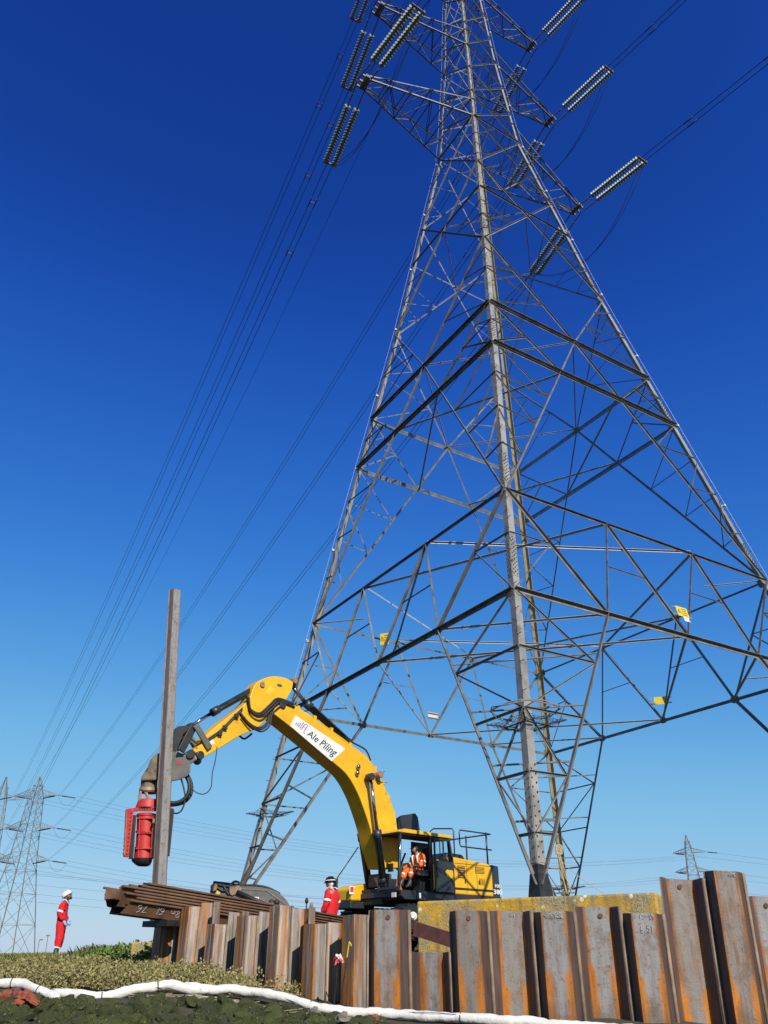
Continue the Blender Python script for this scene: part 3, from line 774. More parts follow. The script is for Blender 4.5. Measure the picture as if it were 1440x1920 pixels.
for (li, s), tip in arm_tip.items():
    for side, az in (('near', AZ_NEAR), ('far', AZ_FAR)):
        d = heading(az, R(7.0)); e = empty('insulator_set', tip)
        tag(e, 'twin pale insulator strings pulling %s from the %s crossarm on the %s' % ('towards the viewer' if side == 'near' else 'away', LV[li], SD[s]), 'insulators', 'insulator sets of the tall tower')
        lat = d.cross(Vector((0, 0, 1))).normalized(); up = lat.cross(d)
        links = MB()
        for q in (-1, 1):
            o = lat * (0.31 * q)
            links.tube([o * 1.1, o + d * 0.85], 0.03, 6)
            for k in range(5): links.ball(o + d * (0.1 + 0.16 * k), 0.055, 6, 4)
            fit = MB(); fit.bar(o + d * 0.85, o + d * 1.35, 0.10, 0.05); fit.build('turnbuckle', RUSTFIT, e); links.tube([o + d * 1.35, o + d * 1.62], 0.03, 6)
            zrot = d.to_track_quat('Z', 'Y').to_matrix().to_4x4()
            for k in range(20):
                mm = zrot @ Matrix.Scale(1.36, 4); mm.translation = o + d * (1.62 + 0.204 * k)
                link_copy(DISC, 'disc', e, mm)
            links.tube([o + d * 1.6, o + d * 5.75], 0.028, 6)
        fit = MB(); fit.bar(-lat * .46 + d * 5.75, lat * .46 + d * 5.75, 0.14, 0.06); fit.build('yoke_plate', RUSTFIT, e)
        links.build('links', DARKSTEEL, e)
        ri = MB(); c0 = d * 5.55 - lat * 0.42
        ri.tube([c0 + (up * math.cos(t * .45) + d * math.sin(t * .45)) * 0.26 + up * .12 for t in range(13)], 0.018, 6); ri.build('arcing_ring', RUSTFIT, e)
        string_end[(li, s, side)] = [tip + lat * q * 0.2 + d * 5.85 for q in (-1, 1)]

FT = Vector((-107.3, 248.0, -0.5))       # the far tower that the line runs to
def sag(a, b, dip, n=40):
    return [a.lerp(b, i / n) + Vector((0, 0, -4 * dip * (i / n) * (1 - i / n))) for i in range(n + 1)]
def conductor(a, b, dip, r, label, group, mat=None, n=40, spacers=None, name='conductor'):
    m = MB(); m.tube([p - a for p in sag(a, b, dip, n)], r, 5, False)
    o = m.build(name, mat or WIRE, None, loc=a)
    return tag(o, label, 'cable', group)
FARM = [26.5, 35.5, 44.8]
for (li, s, side), ends in string_end.items():
    for q, p in enumerate(ends):
        if side == 'far':
            b = FT + Vector((s * 7.0 + (q - .5) * 0.5, 0, FARM[li])); dip = 5.0
        else:
            b = p + heading(AZ_NEAR, R(1.5)) * 300; dip = 7.0
        conductor(p, b, dip, 0.024, '%s of the twin cables %s the %s crossarm on the %s' % (['one', 'other'][q], 'running away from' if side == 'far' else 'passing overhead from', LV[li], SD[s]), 'cables of the tall tower', n=48)
    # spacer between the twin wires, hung from them
    sp_ = MB(); a, b = ends
    for t in (0.012, 0.03):
        for q in (0,):
            if side == 'far':
                e0 = sag(a, FT + Vector((s * 7.0 - .25, 0, FARM[li])), 5.0, 1000)[int(1000 * t)]; e1 = sag(b, FT + Vector((s * 7.0 + .25, 0, FARM[li])), 5.0, 1000)[int(1000 * t)]
            else:
                e0 = sag(a, a + heading(AZ_NEAR, R(1.5)) * 300, 7.0, 1000)[int(1000 * t)]; e1 = sag(b, b + heading(AZ_NEAR, R(1.5)) * 300, 7.0, 1000)[int(1000 * t)]
            sp_.bar(e0, e1, 0.03, 0.03); dd = (e1 - e0).normalized()
            for e in (e0, e1):
                w_ = heading(AZ_FAR if side == 'far' else AZ_NEAR, R(5)); sp_.tube([e - w_ * .35, e + w_ * .35], 0.045, 6)
    tag(sp_.build('cable_spacer', DARKSTEEL), 'dark spacer bars joining the twin cables %s the %s crossarm on the %s' % ('running away from' if side == 'far' else 'overhead from', LV[li], SD[s]), 'spacer', 'spacers between the twin cables')
for (li, s) in arm_tip:                  # jumper loops hanging under the arms
    A, B = string_end[(li, s, 'near')], string_end[(li, s, 'far')]
    for q in (0, 1):
        conductor(A[q], B[q if s > 0 else q], 3.6, 0.02, '%s of the two jumper loops hanging below the %s crossarm on the %s' % (['one', 'other'][q], LV[li], SD[s]), 'jumper loops under the crossarms', n=30, name='jumper_loop')

# ------------------------------------------------------------------ sheet-pile wall
def pile_mesh(top, bottom, depth=0.19, half=0.30, thick=0.012):
    """U-section sheet pile standing along Z; its pan faces -Y"""
    m = MB(); h = half
    cl = [(-h, 0.0), (-h + 0.03, 0.0), (-0.58 * h, -depth), (0.58 * h, -depth), (h - 0.03, 0.0), (h, 0.0)]
    off = []
    for i, (x, y) in enumerate(cl):
        a = cl[max(i - 1, 0)]; b = cl[min(i + 1, len(cl) - 1)]
        tx, ty = b[0] - a[0], b[1] - a[1]; l = math.hypot(tx, ty); off.append((x - ty / l * thick, y + tx / l * thick))
    ring = cl + off[::-1]
    n = len(ring); zs = [bottom, top]
    vs = [(x, y, z + (random.uniform(-.012, .012) if z == top and top < 5 else 0)) for z in zs for x, y in ring]
    fs = [(i, (i + 1) % n, (i + 1) % n + n, i + n) for i in range(n)]
    k = len(cl)
    for base, rev in ((0, True), (n, False)):
        for i in range(k - 1):
            q = (base + i, base + i + 1, base + n - 2 - i, base + n - 1 - i); fs.append(q[::-1] if rev else q)
    m.add(vs, fs)
    return m

def clutch_mesh(top, bottom, x, back=1):
    m = MB(); ring = []
    for k in range(8):
        a = 2 * math.pi * k / 8; ring.append((x + 0.026 * math.cos(a), 0.004 + 0.022 * math.sin(a)))
    m.add([(p, q, z) for z in (bottom, top) for p, q in ring], [(i, (i + 1) % 8, (i + 1) % 8 + 8, i + 8) for i in range(8)] + [tuple(range(8))[::-1], tuple(range(8, 16))], True)
    return m
CLUTCH = pm('pile_interlock', (0.15, 0.095, 0.055), (0.27, 0.19, 0.12), 5, 0.7, c3=(0.07, 0.045, 0.03), s3=3, t3=0.58, rj=0.2)

def stand_pile(a, b, top, front, label, lean=0.0, mat=PILE, bottom=-1.6):
    c = (a + b) / 2; t = (b - a); L_ = t.length; ang = math.atan2(t.y, t.x)
    k = L_ / 0.6
    m = pile_mesh(top, bottom, 0.19 if front else -0.19)
    o = m.build('sheet_pile', mat, None, loc=(c.x, c.y, 0)); o.scale = (k, 1, 1)
    o.rotation_euler = (random.uniform(-.008, .008), lean, ang + random.uniform(-.02, .02))
    tag(o, label, 'sheet pile', 'sheet piles standing in the wall')
    cm = clutch_mesh(top - 0.002, bottom, 0.30); cm.build('interlock', CLUTCH, o)
    return o

wall_piles = {}
left_tops = [1733, 1712, 1702, 1693, 1734, 1709, 1718, 1709, 1700, 1703, 1733, 1729, 1717]
nl = len(left_tops)
left_lab = ['end pile of the wall, shaded under the overhanging stack', 'brown pile with a pale edge just below the stack, second from the wall end',
            'pale-faced sheet pile, third from the wall end under the stacked piles', 'tall brown sheet pile, fourth from the wall end, hiding the stack',
            'short dark blue-brown sheet pile, fifth from the wall end', 'pale sheet pile with a stained face, sixth from the wall end',
            'short pile with a brown streaky face, seventh from the wall end', 'narrow grey sheet pile, eighth from the wall end',
            'tall brown and orange sheet pile, ninth from the wall end', 'tall pale-streaked sheet pile, tenth from the wall end, left of the man in red',
            'short sheet pile with a dark blue stripe directly below the man in red', 'pale short sheet pile carrying the red and white tape',
            'rusty sheet pile beside the black gap, with the yellow hook']
for i in range(nl):
    a = WALL[0].lerp(WALL[1], i / nl); b = WALL[0].lerp(WALL[1], (i + 1) / nl)
    c = (a + b) / 2; px = 720 + c.x / c.y * 1671
    top = at(px, left_tops[i], c.y).z
    wall_piles['L%d' % i] = stand_pile(a, b, top, i % 2 == 0, left_lab[i], mat=PILE_B)
right_px = [685, 763, 839, 915, 998, 1080, 1168, 1249, 1336, 1414, 1494]
right_tops = [1706, 1785, 1709, 1707, 1709, 1699, 1712, 1645, 1634, 1679]
right_lab = ['tall grey sheet pile with orange edges left of the gap', 'low sheet pile in the gap below the red timber',
             'grey sheet pile right of the low one, with a flaking brown edge', 'brown-faced sheet pile in front of the lichened block, left of the black web',
             'grey sheet pile with a white scribble along its top edge', 'grey sheet pile standing slightly proud of its neighbours, before the block',
             'pale grey sheet pile marked 6.51 in white chalk', 'tallest pale grey sheet pile, leaning, right of the chalk-marked one',
             'tall blue-grey sheet pile with chalk along its top', 'dark sheet pile at the right-hand edge of the picture']
right_lean = [0, 0, 0.0, 0.01, 0.015, 0.025, 0.03, 0.045, 0.05, 0.05]
y0, y1 = WALL[1].y, WALL[2].y
def wall_at(px):
    """where the line of sight over that column meets the wall line"""
    k = (px - 720) / 1671.0; p, q = WALL[1], WALL[2]
    t = (k * p.y - p.x) / ((q.x - p.x) - k * (q.y - p.y)); return p.lerp(q, t)
for i in range(10):
    a, b = wall_at(right_px[i]), wall_at(right_px[i + 1]); c = (a + b) / 2
    top = at((right_px[i] + right_px[i + 1]) / 2, right_tops[i], c.y - 0.1).z
    wall_piles['R%d' % i] = stand_pile(a, b, top, i % 2 == 0, right_lab[i], right_lean[i])
for i, w_ in enumerate(('first', 'second', 'third', 'fourth')):
    a = WALL[2].lerp(WALL[3], i * 0.6 / (WALL[3] - WALL[2]).length); b = WALL[2].lerp(WALL[3], (i + 1) * 0.6 / (WALL[3] - WALL[2]).length)
    stand_pile(a, b, 0.62 - .06 * (i % 2), i % 2 == 0, 'grey sheet pile, %s past the right-hand end of the wall in view' % w_, 0.05)
# chalk marks
GLYPH = {'8': [[(.5, .5), (.15, .7), (.25, .95), (.6, 1), (.8, .8), (.5, .5), (.2, .3), (.3, .02), (.65, 0), (.8, .25), (.5, .5)]], 'm': [[(.05, 0), (.1, .5), (.3, .55), (.4, 0)], [(.4, .4), (.6, .55), (.75, .4), (.8, 0)]],
         '6': [[(.75, 1), (.35, .8), (.15, .3), (.3, .02), (.65, 0), (.8, .25), (.6, .48), (.2, .35)]], 'L': [[(.2, 1), (.15, .05), (.75, .0)]], '7': [[(.1, .95), (.8, 1), (.35, 0)]], '5': [[(.75, 1), (.25, .95), (.2, .55), (.6, .58), (.8, .3), (.5, 0), (.15, .08)]],
         '1': [[(.4, .8), (.55, 1), (.5, 0)]], '.': [[(.4, 0), (.5, .06)]], ' ': []}
def hand(o, txt, fn, u0, u1, v0, v1, r, flip=False, seed=1):
    rr_ = random.Random(seed); m = MB(); n_ = len(txt)
    for i, ch in enumerate(txt):
        for st_ in GLYPH[ch]:
            pts = []
            for a, b in st_:
                u = (i + a) / n_ + rr_.uniform(-.006, .006); v = b + rr_.uniform(-.04, .04) + .08 * math.sin(i)
                if flip: u, v = 1 - u, 1 - v
                pts.append(fn(u0 + (u1 - u0) * u, v0 + (v1 - v0) * v))
            m.tube(pts, r, 4)
    return m.build('chalk_mark', CHALK, o)
def chalk(o, txt, x0, x1, z0, z1, y, bold=0.012):
    text_part('chalk_mark', txt, lambda u, v: Vector((u, y, v)), CHALK, o, x0, x1, z0, z1, bold)
def scribble(o, x0, x1, zt, y, n, seed, amp=0.03, r=0.0028):
    rr = random.Random(seed); m = MB()
    for k in range(n):
        x = x0 + (x1 - x0) * (k + 0.5) / n
        pts = [(x + rr.uniform(-amp, amp), y, zt - 0.02 - rr.uniform(0, amp * 2.2)) for _ in range(6)]
        m.tube(pts, r, 4)
    m.build('chalk_mark', CHALK, o)
def ptop(o): return max(v.co.z for v in o.data.vertices)
o = wall_piles['R6']; z = ptop(o); hand(o, '6.51', lambda u, v: Vector((u, -0.2035, v)), -0.07, 0.12, z - 0.25, z - 0.16, .0045); scribble(o, -0.12, 0.14, z, -0.205, 6, 3)
o = wall_piles['R4']; z = ptop(o); scribble(o, -0.12, 0.13, z, -0.205, 8, 5, 0.035, 0.0033)
o = wall_piles['R8']; z = ptop(o); scribble(o, 0.05, 0.14, z, -0.205, 5, 9)
o = wall_piles['R3']; z = ptop(o); scribble(o, -0.02, 0.1, z, 0.174, 2, 12, 0.03, 0.003)

for k_, (x_, dz_) in {'R0': (.03, .11), 'R2': (.02, .10), 'R7': (-.01, .11), 'R5': (.04, .12), 'R9': (.0, .12)}.items():
    o = wall_piles[k_]; z = ptop(o); y_ = -.2045 if o.data.vertices[3].co.y < -.1 else .1735
    m = MB(); m.tube([(x_, y_ + .006, z - dz_), (x_, y_, z - dz_)], .032, 14); m.build('lifting_hole', RUSTPILE, o)
# tape, hook and wires leaning against the wall
p = at(633, 1795, 12.9); q = at(626, 1885, 12.95)
m = MB(); m.tube([q, q.lerp(p, .5) + Vector((.01, 0, 0)), p], 0.008, 5)
tp = m.build('marker_rod', DARKSTEEL); tag(tp, 'thin dark rod tied with red and white tape against the wall', 'rod')
m = MB()
for k in range(7):
    a = p + Vector((random.uniform(-.03, .03), -0.02 - 0.01 * k, random.uniform(-.05, .06))); d = Vector((random.uniform(-.06, .08), -.01, random.uniform(-.12, -.02)))
    m.hexa([a, a + d, a + d + Vector((.03, 0, .012)), a + Vector((.03, 0, .012))] + [a + Vector((0, .004, 0)), a + d + Vector((0, .004, 0)), a + d + Vector((.03, .004, .012)), a + Vector((.03, .004, .012))])
m.build('tape', REDTAPE, tp)
m = MB()
for k in range(6):
    a = p + Vector((random.uniform(-.04, .03), -0.035 - 0.01 * k, random.uniform(-.06, .03))); d = Vector((random.uniform(.03, .1), -.01, random.uniform(-.1, -.02)))
    m.hexa([a, a + d, a + d + Vector((.025, 0, .02)), a + Vector((.025, 0, .02))] + [a + Vector((0, .004, 0)), a + d + Vector((0, .004, 0)), a + d + Vector((.025, .004, .02)), a + Vector((.025, .004, .02))])
m.build('tape', SIGN_W, tp)
p = at(655, 1765, 12.75); q = at(637, 1888, 12.85)
m = MB(); m.tube([q, q.lerp(p, .6), p.lerp(q, .25)], 0.008, 5); hk = m.build('hooked_rod', DARKSTEEL)
tag(hk, 'thin dark rod with a yellow hooked tip leaning on the wall', 'rod')
m = MB(); m.tube([p.lerp(q, .27), p, p + Vector((.02, 0, -.03)), p + Vector((.03, 0, -.06))], 0.007, 5); m.build('hook', YELSPRAY, hk)

# ------------------------------------------------------------------ stack of piles lying behind the wall, one end over its top
sA, sB = at(222, 1712, 15.6), Vector((0.75, 22.6, 0.12))
sA.z = 0.75
dS = (sB - sA).normalized(); nS_ = Vector((0, 0, 1)).cross(dS).normalized(); uS = dS.cross(nS_)
if nS_.y > 0: nS_ = -nS_
SL = [(0.0, 8.6), (0.12, 8.5), (-0.12, 8.6), (0.05, 8.7), (-0.22, 8.4), (0.18, 8.6), (0.30, 8.5)]
n_st = len(SL)
for i in range(n_st):
    m = pile_mesh(0, 1, 0.21)                # profile: x across, y depth (pan at -0.21), z along
    s0, L_ = SL[i]; jig = random.uniform(-0.015, 0.015)
    def T(x, y, z): return sA + dS * (s0 + z * L_) + nS_ * (-x + jig) + uS * (0.21 + y + 0.052 * i)
    m.v = [tuple(T(*v) - sA) for v in m.v]
    o = m.build('stacked_sheet_pile', RUSTPILE, None, loc=sA)
    tag(o, ['rusty pile at the bottom of the stack, chalked 8m', 'rusty pile second from the bottom of the stack', 'rusty pile third from the bottom of the stack, jutting out', 'middle rusty pile of the horizontal stack',
            'rusty pile third from the top of the stack, sticking out furthest', 'rusty pile second from the top of the stack', 'topmost rusty pile of the horizontal stack'][i], 'sheet pile', 'sheet piles stacked flat behind the wall')
    for sx in (-1, 1):
        c = MB(); c.tube([T(sx * 0.295, 0.0, 0) - sA, T(sx * 0.295, 0, 1) - sA], 0.022, 6); c.build('interlock', RUSTPILE, o)
    if i == 0:
        s_ = sA
        # writing on the pile's near web
        wv = lambda u, v: (T(0.27 + (0.58 * .3 - .27) * v, -0.21 * v, 0) - dS * 0 + dS * u) + nS_ * -0.0
        nrm = (T(0.27, 0, 0) - T(0.174, -0.21, 0)).cross(dS).normalized()
        if nrm.dot(Vector((0, -1, 0))) < 0: nrm = -nrm
        side = 0.27 if T(0.27, 0, 0).y < T(-0.27, 0, 0).y else -0.27
        def wv(u, v, side=side): return T(side + (math.copysign(0.174, side) - side) * v, -0.21 * v, 0) + dS * u + nrm * 0.016 - sA
        hand(o, '8m 6L 76', lambda u, v: wv(u, 1 - v), 0.2, 1.2, 0.22, 0.75, .0045, True)
m = MB(); q = sA + dS * 0.95; m.box(q + Vector((0, 0.05, -0.06)), (0.75, 0.3, 0.10), Matrix.Rotation(math.atan2(dS.y, dS.x) + math.pi / 2, 3, 'Z'))
tag(m.build('timber_bearer', BITUMEN), 'black timber bearer under the overhanging end of the pile stack', 'timber')

# ------------------------------------------------------------------ concrete foundations
def block(name, pts, z0, z1, label, bev=0.05, mat=CONCRETE):
    c = sum((Vector((x, y, 0)) for x, y in pts), Vector()) / len(pts); c.z = z0
    m = MB(); m.add([Vector((x, y, z0)) - c for x, y in pts] + [Vector((x, y, z1)) - c for x, y in pts],
                    [(3, 2, 1, 0), (4, 5, 6, 7)] + [(i, (i + 1) % 4, (i + 1) % 4 + 4, i + 4) for i in range(4)])
    o = m.build(name, mat, None, loc=c)
    b = o.modifiers.new('bevel', 'BEVEL'); b.width = bev; b.segments = 3
    return tag(o, label, 'foundation')
b0, b1 = Vector((0.70, 20.25)), Vector((5.62, 17.92)); bt = (b1 - b0).normalized(); bn = Vector((-bt.y, bt.x)) * 4.2
block('foundation_block', [tuple(b0), tuple(b1), tuple(b1 + bn), tuple(b0 + bn)], -0.8, 1.2, 'long concrete foundation covered in yellow lichen under the near tower leg')
tower_m = tower.matrix_basis
for key, lab, w in (('far_left', 'concrete footing of the far-left tower leg behind the pile stack', 1.1), ('back', 'concrete footing of the rear tower leg behind the lichened block', 1.1), ('right', 'concrete footing of the right-hand tower leg', 1.3)):
    sx, sy = LEGS[key]; c = tower_m @ tl(sx * 9.3, sy * 9.3, TZ)
    block('foundation_block', [(c.x - w, c.y - w), (c.x + w, c.y - w), (c.x + w, c.y + w), (c.x - w, c.y + w)], -1.0, 1.215, lab)
p = at(278, 1785, 18.6); block('foundation_block', [(p.x - .35, 18.5), (p.x + .9, 18.5), (p.x + .9, 19.6), (p.x - .35, 19.6)], -0.4, at(285, 1766, 18.5).z, 'small yellow-lichened concrete block in the grass beside the wall end', 0.03)
# red timber propped across the block, drum and fitting in the gap
a, b = at(779, 1741, 18.9), at(842, 1761, 18.2)
m = MB(); m.bar(a + (a - b) * 0.02, b + (b - a) * 0.35, 0.06, 0.27); tag(m.build('timber_plank', TIMBER), 'dull red timber plank strapped across the lichened block in the gap', 'plank')
p = at(774, 1719, 19.4); m = MB()
m.tube([p + Vector((.0, -.25, 0)), p + Vector((0, -.22, 0)), p + Vector((0, -.20, 0)), p + Vector((0, .1, 0))], [0.07, 0.085, 0.095, 0.095], 14)
m.tube([p + Vector((0, -.31, 0)), p + Vector((0, -.25, 0))], [0.045, 0.055], 10)
o = m.build('pipe_fitting', SIGN_W); tag(o, 'cream pipe end showing in the gap left of the lichened block', 'pipe')

# ------------------------------------------------------------------ the yellow excavator
EX, EA, ES = Vector((1.033, 28.43, 0.538)), R(42.6), 0.92
exc = empty('excavator', EX, math.pi + EA, ES)
tag(exc, 'yellow tracked excavator with a charcoal cab, reaching out over the wall', 'excavator')
_exi = (Matrix.Translation(EX) @ Matrix.Rotation(math.pi + EA, 4, 'Z') @ Matrix.Scale(ES, 4)).inverted()
def exl(px, py, yl):                      # where a line of sight meets the excavator's own upright plane y = yl
    o = _exi @ Vector((0, 0, 0)); d = (_exi @ ray(px, py)) - o
    t = (yl - o.y) / d.y; p = o + d * t
    return (p.x, p.z)
def zx(poly, sc=2.571, ox=200, oy=1220): return [(ox + a / sc, oy + b / sc) for a, b in poly]
def rounded(pts, n=4):
    """closed Catmull-Rom outline, corners kept where the outline turns sharply"""
    P = [Vector(p) for p in pts]; N_ = len(P); out = []
    def sharp(i):
        a, b = (P[i] - P[i - 1]).normalized(), (P[(i + 1) % N_] - P[i]).normalized(); return a.dot(b) < 0.8
    for i in range(N_):
        p1, p2 = P[i], P[(i + 1) % N_]
        p0 = p1 + (p1 - p2) if sharp(i) else P[i - 1]; p3 = p2 + (p2 - p1) if sharp((i + 1) % N_) else P[(i + 2) % N_]
        for k in range(n):
            t = k / n; out.append(tuple(0.5 * ((2 * p1) + (p2 - p0) * t + (2 * p0 - 5 * p1 + 4 * p2 - p3) * t * t + (3 * p1 - p0 - 3 * p2 + p3) * t ** 3)))
    return out
def smooth_by_angle(o, a=30):
    o.data.polygons.foreach_set('use_smooth', [True] * len(o.data.polygons)); o.data.set_sharp_from_angle(angle=R(a)); return o
def plate(poly, y0_, y1_, name, mat, parent=None, bevel=0.02):
    m = MB(); m.prism(poly, lambda a, b, d: Vector((a, d, b)), y0_, y1_); return m.build(name, mat, parent or exc, bevel=bevel)
# undercarriage
for s in (-1, 1):
    m = MB(); prof_ = []
    for k in range(20):
        a = 2 * math.pi * k / 20; cx_ = 1.9 if math.cos(a) > 0 else -1.9
        prof_.append((cx_ + 0.5 * math.cos(a), 0.5 + 0.5 * math.sin(a)))
    m.prism(prof_, lambda a, b, d: Vector((a, d, b)), s * 1.0, s * 1.6); tr = m.build('track', BLACKRUB, exc)
    sh = MB()
    for k in range(44):
        t = k / 44 * (2 * 3.8 + math.pi); 
        if t < 3.8: p = Vector((-1.9 + t, 0, 1.02))
        elif t < 3.8 + math.pi / 2: p = Vector((1.9 + .52 * math.sin((t - 3.8) * 2), 0, .5 + .52 * math.cos((t - 3.8) * 2)))
        elif t < 7.6 + math.pi / 2: p = Vector((1.9 - (t - 3.8 - math.pi / 2), 0, -.0))
        else: p = Vector((-1.9 - .52 * math.sin((t - 7.6 - math.pi / 2) * 2), 0, .5 - .52 * math.cos((t - 7.6 - math.pi / 2) * 2)))
        sh.box(p + Vector((0, s * 1.3, 0.0)), (0.06, 0.62, 0.05))
    tag(sh.build('track_shoes', DKGREY, tr), kind='stuff')
    m = MB(); m.box((0, s * 1.28, 0.55), (3.4, 0.5, 0.4)); m.build('track_frame', DKGREY, exc)
m = MB(); m.tube([(0, 0, 0.75), (0, 0, 1.28)], 0.75, 24); m.build('slew_ring', BLACKRUB, exc)
# deck and body
m = MB(); m.prism([(-2.9, 1.22), (-2.2, 1.16), (2.05, 1.16), (2.2, 1.26), (2.2, 1.42), (-2.9, 1.42)], lambda a, b, d: Vector((a, d, b)), -1.45, 1.47)
m.build('deck', DKGREY, exc, bevel=0.02)
cw = []
for k in range(9):
    a = math.pi / 2 + math.pi * k / 8; cw.append((-2.6 + 0.95 * math.cos(a), 1.46 * math.sin(a)))
cw = [(-2.45, 1.46)] + cw + [(-2.45, -1.46)]
m = MB(); m.prism(cw, lambda a, b, d: Vector((a, b, d)), 1.18, 2.48); cwo = m.build('counterweight', DKGREY, exc, bevel=0.06)
m = MB(); m.prism([(-2.5, 1.42), (-0.42, 1.42), (-0.42, 2.62), (-2.3, 2.50), (-2.5, 2.38)], lambda a, b, d: Vector((a, d, b)), -1.44, 1.44); hood = m.build('engine_housing', YELLOW, exc, bevel=0.04)
m = MB(); m.box((-1.46, 1.445, 1.60), (2.02, 0.012, 0.07)); m.build('dark_stripe', DKGREY, hood)
for x0, x1, z0, z1 in ((-2.05, -1.55, 2.15, 2.38), (-1.0, -0.6, 1.95, 2.35), (-2.05, -1.75, 1.78, 1.98)):
    m = MB()
    m.box(((x0 + x1) / 2, 1.447, (z0 + z1) / 2), (x1 - x0, 0.010, z1 - z0)); g_ = m.build('vent_panel', BROWNPLATE, hood)
    l = MB()
    for k in range(5): l.box(((x0 + x1) / 2, 1.458, z0 + (z1 - z0) * (k + .5) / 5), (x1 - x0 - .03, 0.014, 0.018))
    tag(l.build('louvres', YELLOW, g_), kind='stuff')
m = MB(); m.prism([(-2.0, 2.46), (-0.7, 2.56), (-0.8, 2.86), (-1.7, 2.84)], lambda a, b, d: Vector((a, d, b)), -0.9, 0.75); m.build('engine_cover', DKGREY, exc, bevel=0.07)
m = MB(); m.tube([(-1.9, -0.5, 2.5), (-1.9, -0.5, 3.0)], 0.07, 10); m.build('exhaust', BLACKRUB, exc)
def tside(u, v): return Vector((u, 1.452, v))
text_part('model_lettering', '380', lambda u, v: Vector((-2.45 - u, 1.472, v)), WHITE, cwo, 0.02, 0.5, 1.5, 1.66, 0.03)
text_part('model_lettering', 'HX', lambda u, v: Vector((-2.45 - u, 1.472, v)), WHITE, cwo, 0.12, 0.42, 1.72, 1.84, 0.03)
m = MB(); m.box((-3.2, 1.2, 1.75), (0.02, 0.06, 0.32)); m.build('reflector', WHITE, cwo)
# toolbox on the far front corner
fb = [exl(*q, -1.0) for q in ((645, 1690), (645, 1668), (655, 1661), (690, 1656), (692, 1690))]
plate(fb, -1.45, -0.6, 'toolbox', YELLOW, bevel=0.05)
a = exl(650, 1697, -1.0); m = MB(); m.box((a[0] - 0.3, -1.0, a[1] - 0.02), (1.1, 1.0, 0.22)); m.build('step', DKGREY, exc, bevel=0.03)
q = exl(660, 1664, -0.58); m = MB(); m.box((q[0], -0.59, q[1] - .08), (0.22, 0.012, 0.26)); tb = m.build('sticker', WHITE, exc)
m = MB(); m.box((q[0], -0.580, q[1] - .06), (0.15, 0.006, 0.16)); m.build('sticker_print', REDTAPE, tb)
# cab
CX0, CX1, CY0, CY1, CZ0, CZ1 = -0.42, 2.30, 0.40, 1.46, 1.42, 3.22
m = MB(); m.prism([(CX0, CZ1), (CX0 + .1, CZ1 + .10), (CX1 - .3, CZ1 + .13), (CX1 - .02, CZ1 + .03), (CX1, CZ1)], lambda a, b, d: Vector((a, d, b)), CY0, CY1 + .01); roof = m.build('cab_roof', YELLOW, exc, bevel=0.04)
m = MB(); m.box((CX1 - .14, (CY0 + CY1) / 2, CZ1 - .015), (.30, CY1 - CY0 + .04, .05)); m.build('roof_visor', DKGREY, roof)
def post(a, b, w=0.07, name='cab_post'):
    m = MB(); m.bar(a, b, w, w, (1, 0, 0)); return m.build(name, DKGREY, exc, bevel=0.015)
XF = CX1 - 0.02
post((XF, CY1 - .04, CZ0), (XF - .10, CY1 - .04, CZ1), 0.085); post((XF, CY0 + .04, CZ0), (XF - .10, CY0 + .04, CZ1), 0.08)
post((0.72, CY1 - .03, CZ0), (0.72, CY1 - .03, CZ1), 0.09); post((CX0 + .05, CY1 - .05, CZ0), (CX0 + .2, CY1 - .05, CZ1), 0.10); post((CX0 + .05, CY0 + .05, CZ0), (CX0 + .2, CY0 + .05, CZ1), 0.10)
post((CX0 + .15, CY1 - .03, CZ1 - .04), (XF - .08, CY1 - .03, CZ1 - .04), 0.08, 'roof_rail'); post((XF - .1, CY0 + .05, CZ1 - .04), (XF - .1, CY1 - .05, CZ1 - .04), 0.07, 'roof_rail')
post((XF, CY0 + .05, CZ0 + .08), (XF, CY1 - .05, CZ0 + .08), 0.09, 'sill_rail')
m = MB(); m.box(((CX0 + CX1) / 2, (CY0 + CY1) / 2, CZ0 - .0), (CX1 - CX0, CY1 - CY0, .05)); m.build('cab_floor', BLACKRUB, exc)
# far side wall and rear wall have windows
m = MB(); m.box((0.25, CY0 + .02, CZ0 + .45), (1.3, .04, .9)); m.box((1.5, CY0 + .02, CZ0 + .22), (1.2, .04, .44)); m.build('cab_side', DKGREY, exc)
m = MB(); m.box((CX0 + .05, (CY0 + CY1) / 2, CZ0 + .55), (.05, CY1 - CY0 - .1, 1.05)); m.build('cab_rear', DKGREY, exc)
m = MB(); m.box((XF - .055, (CY0 + CY1) / 2, (CZ0 + CZ1) / 2 - .55), (.012, CY1 - CY0 - .16, .62)); m.build('front_window', CABGLASS, exc)
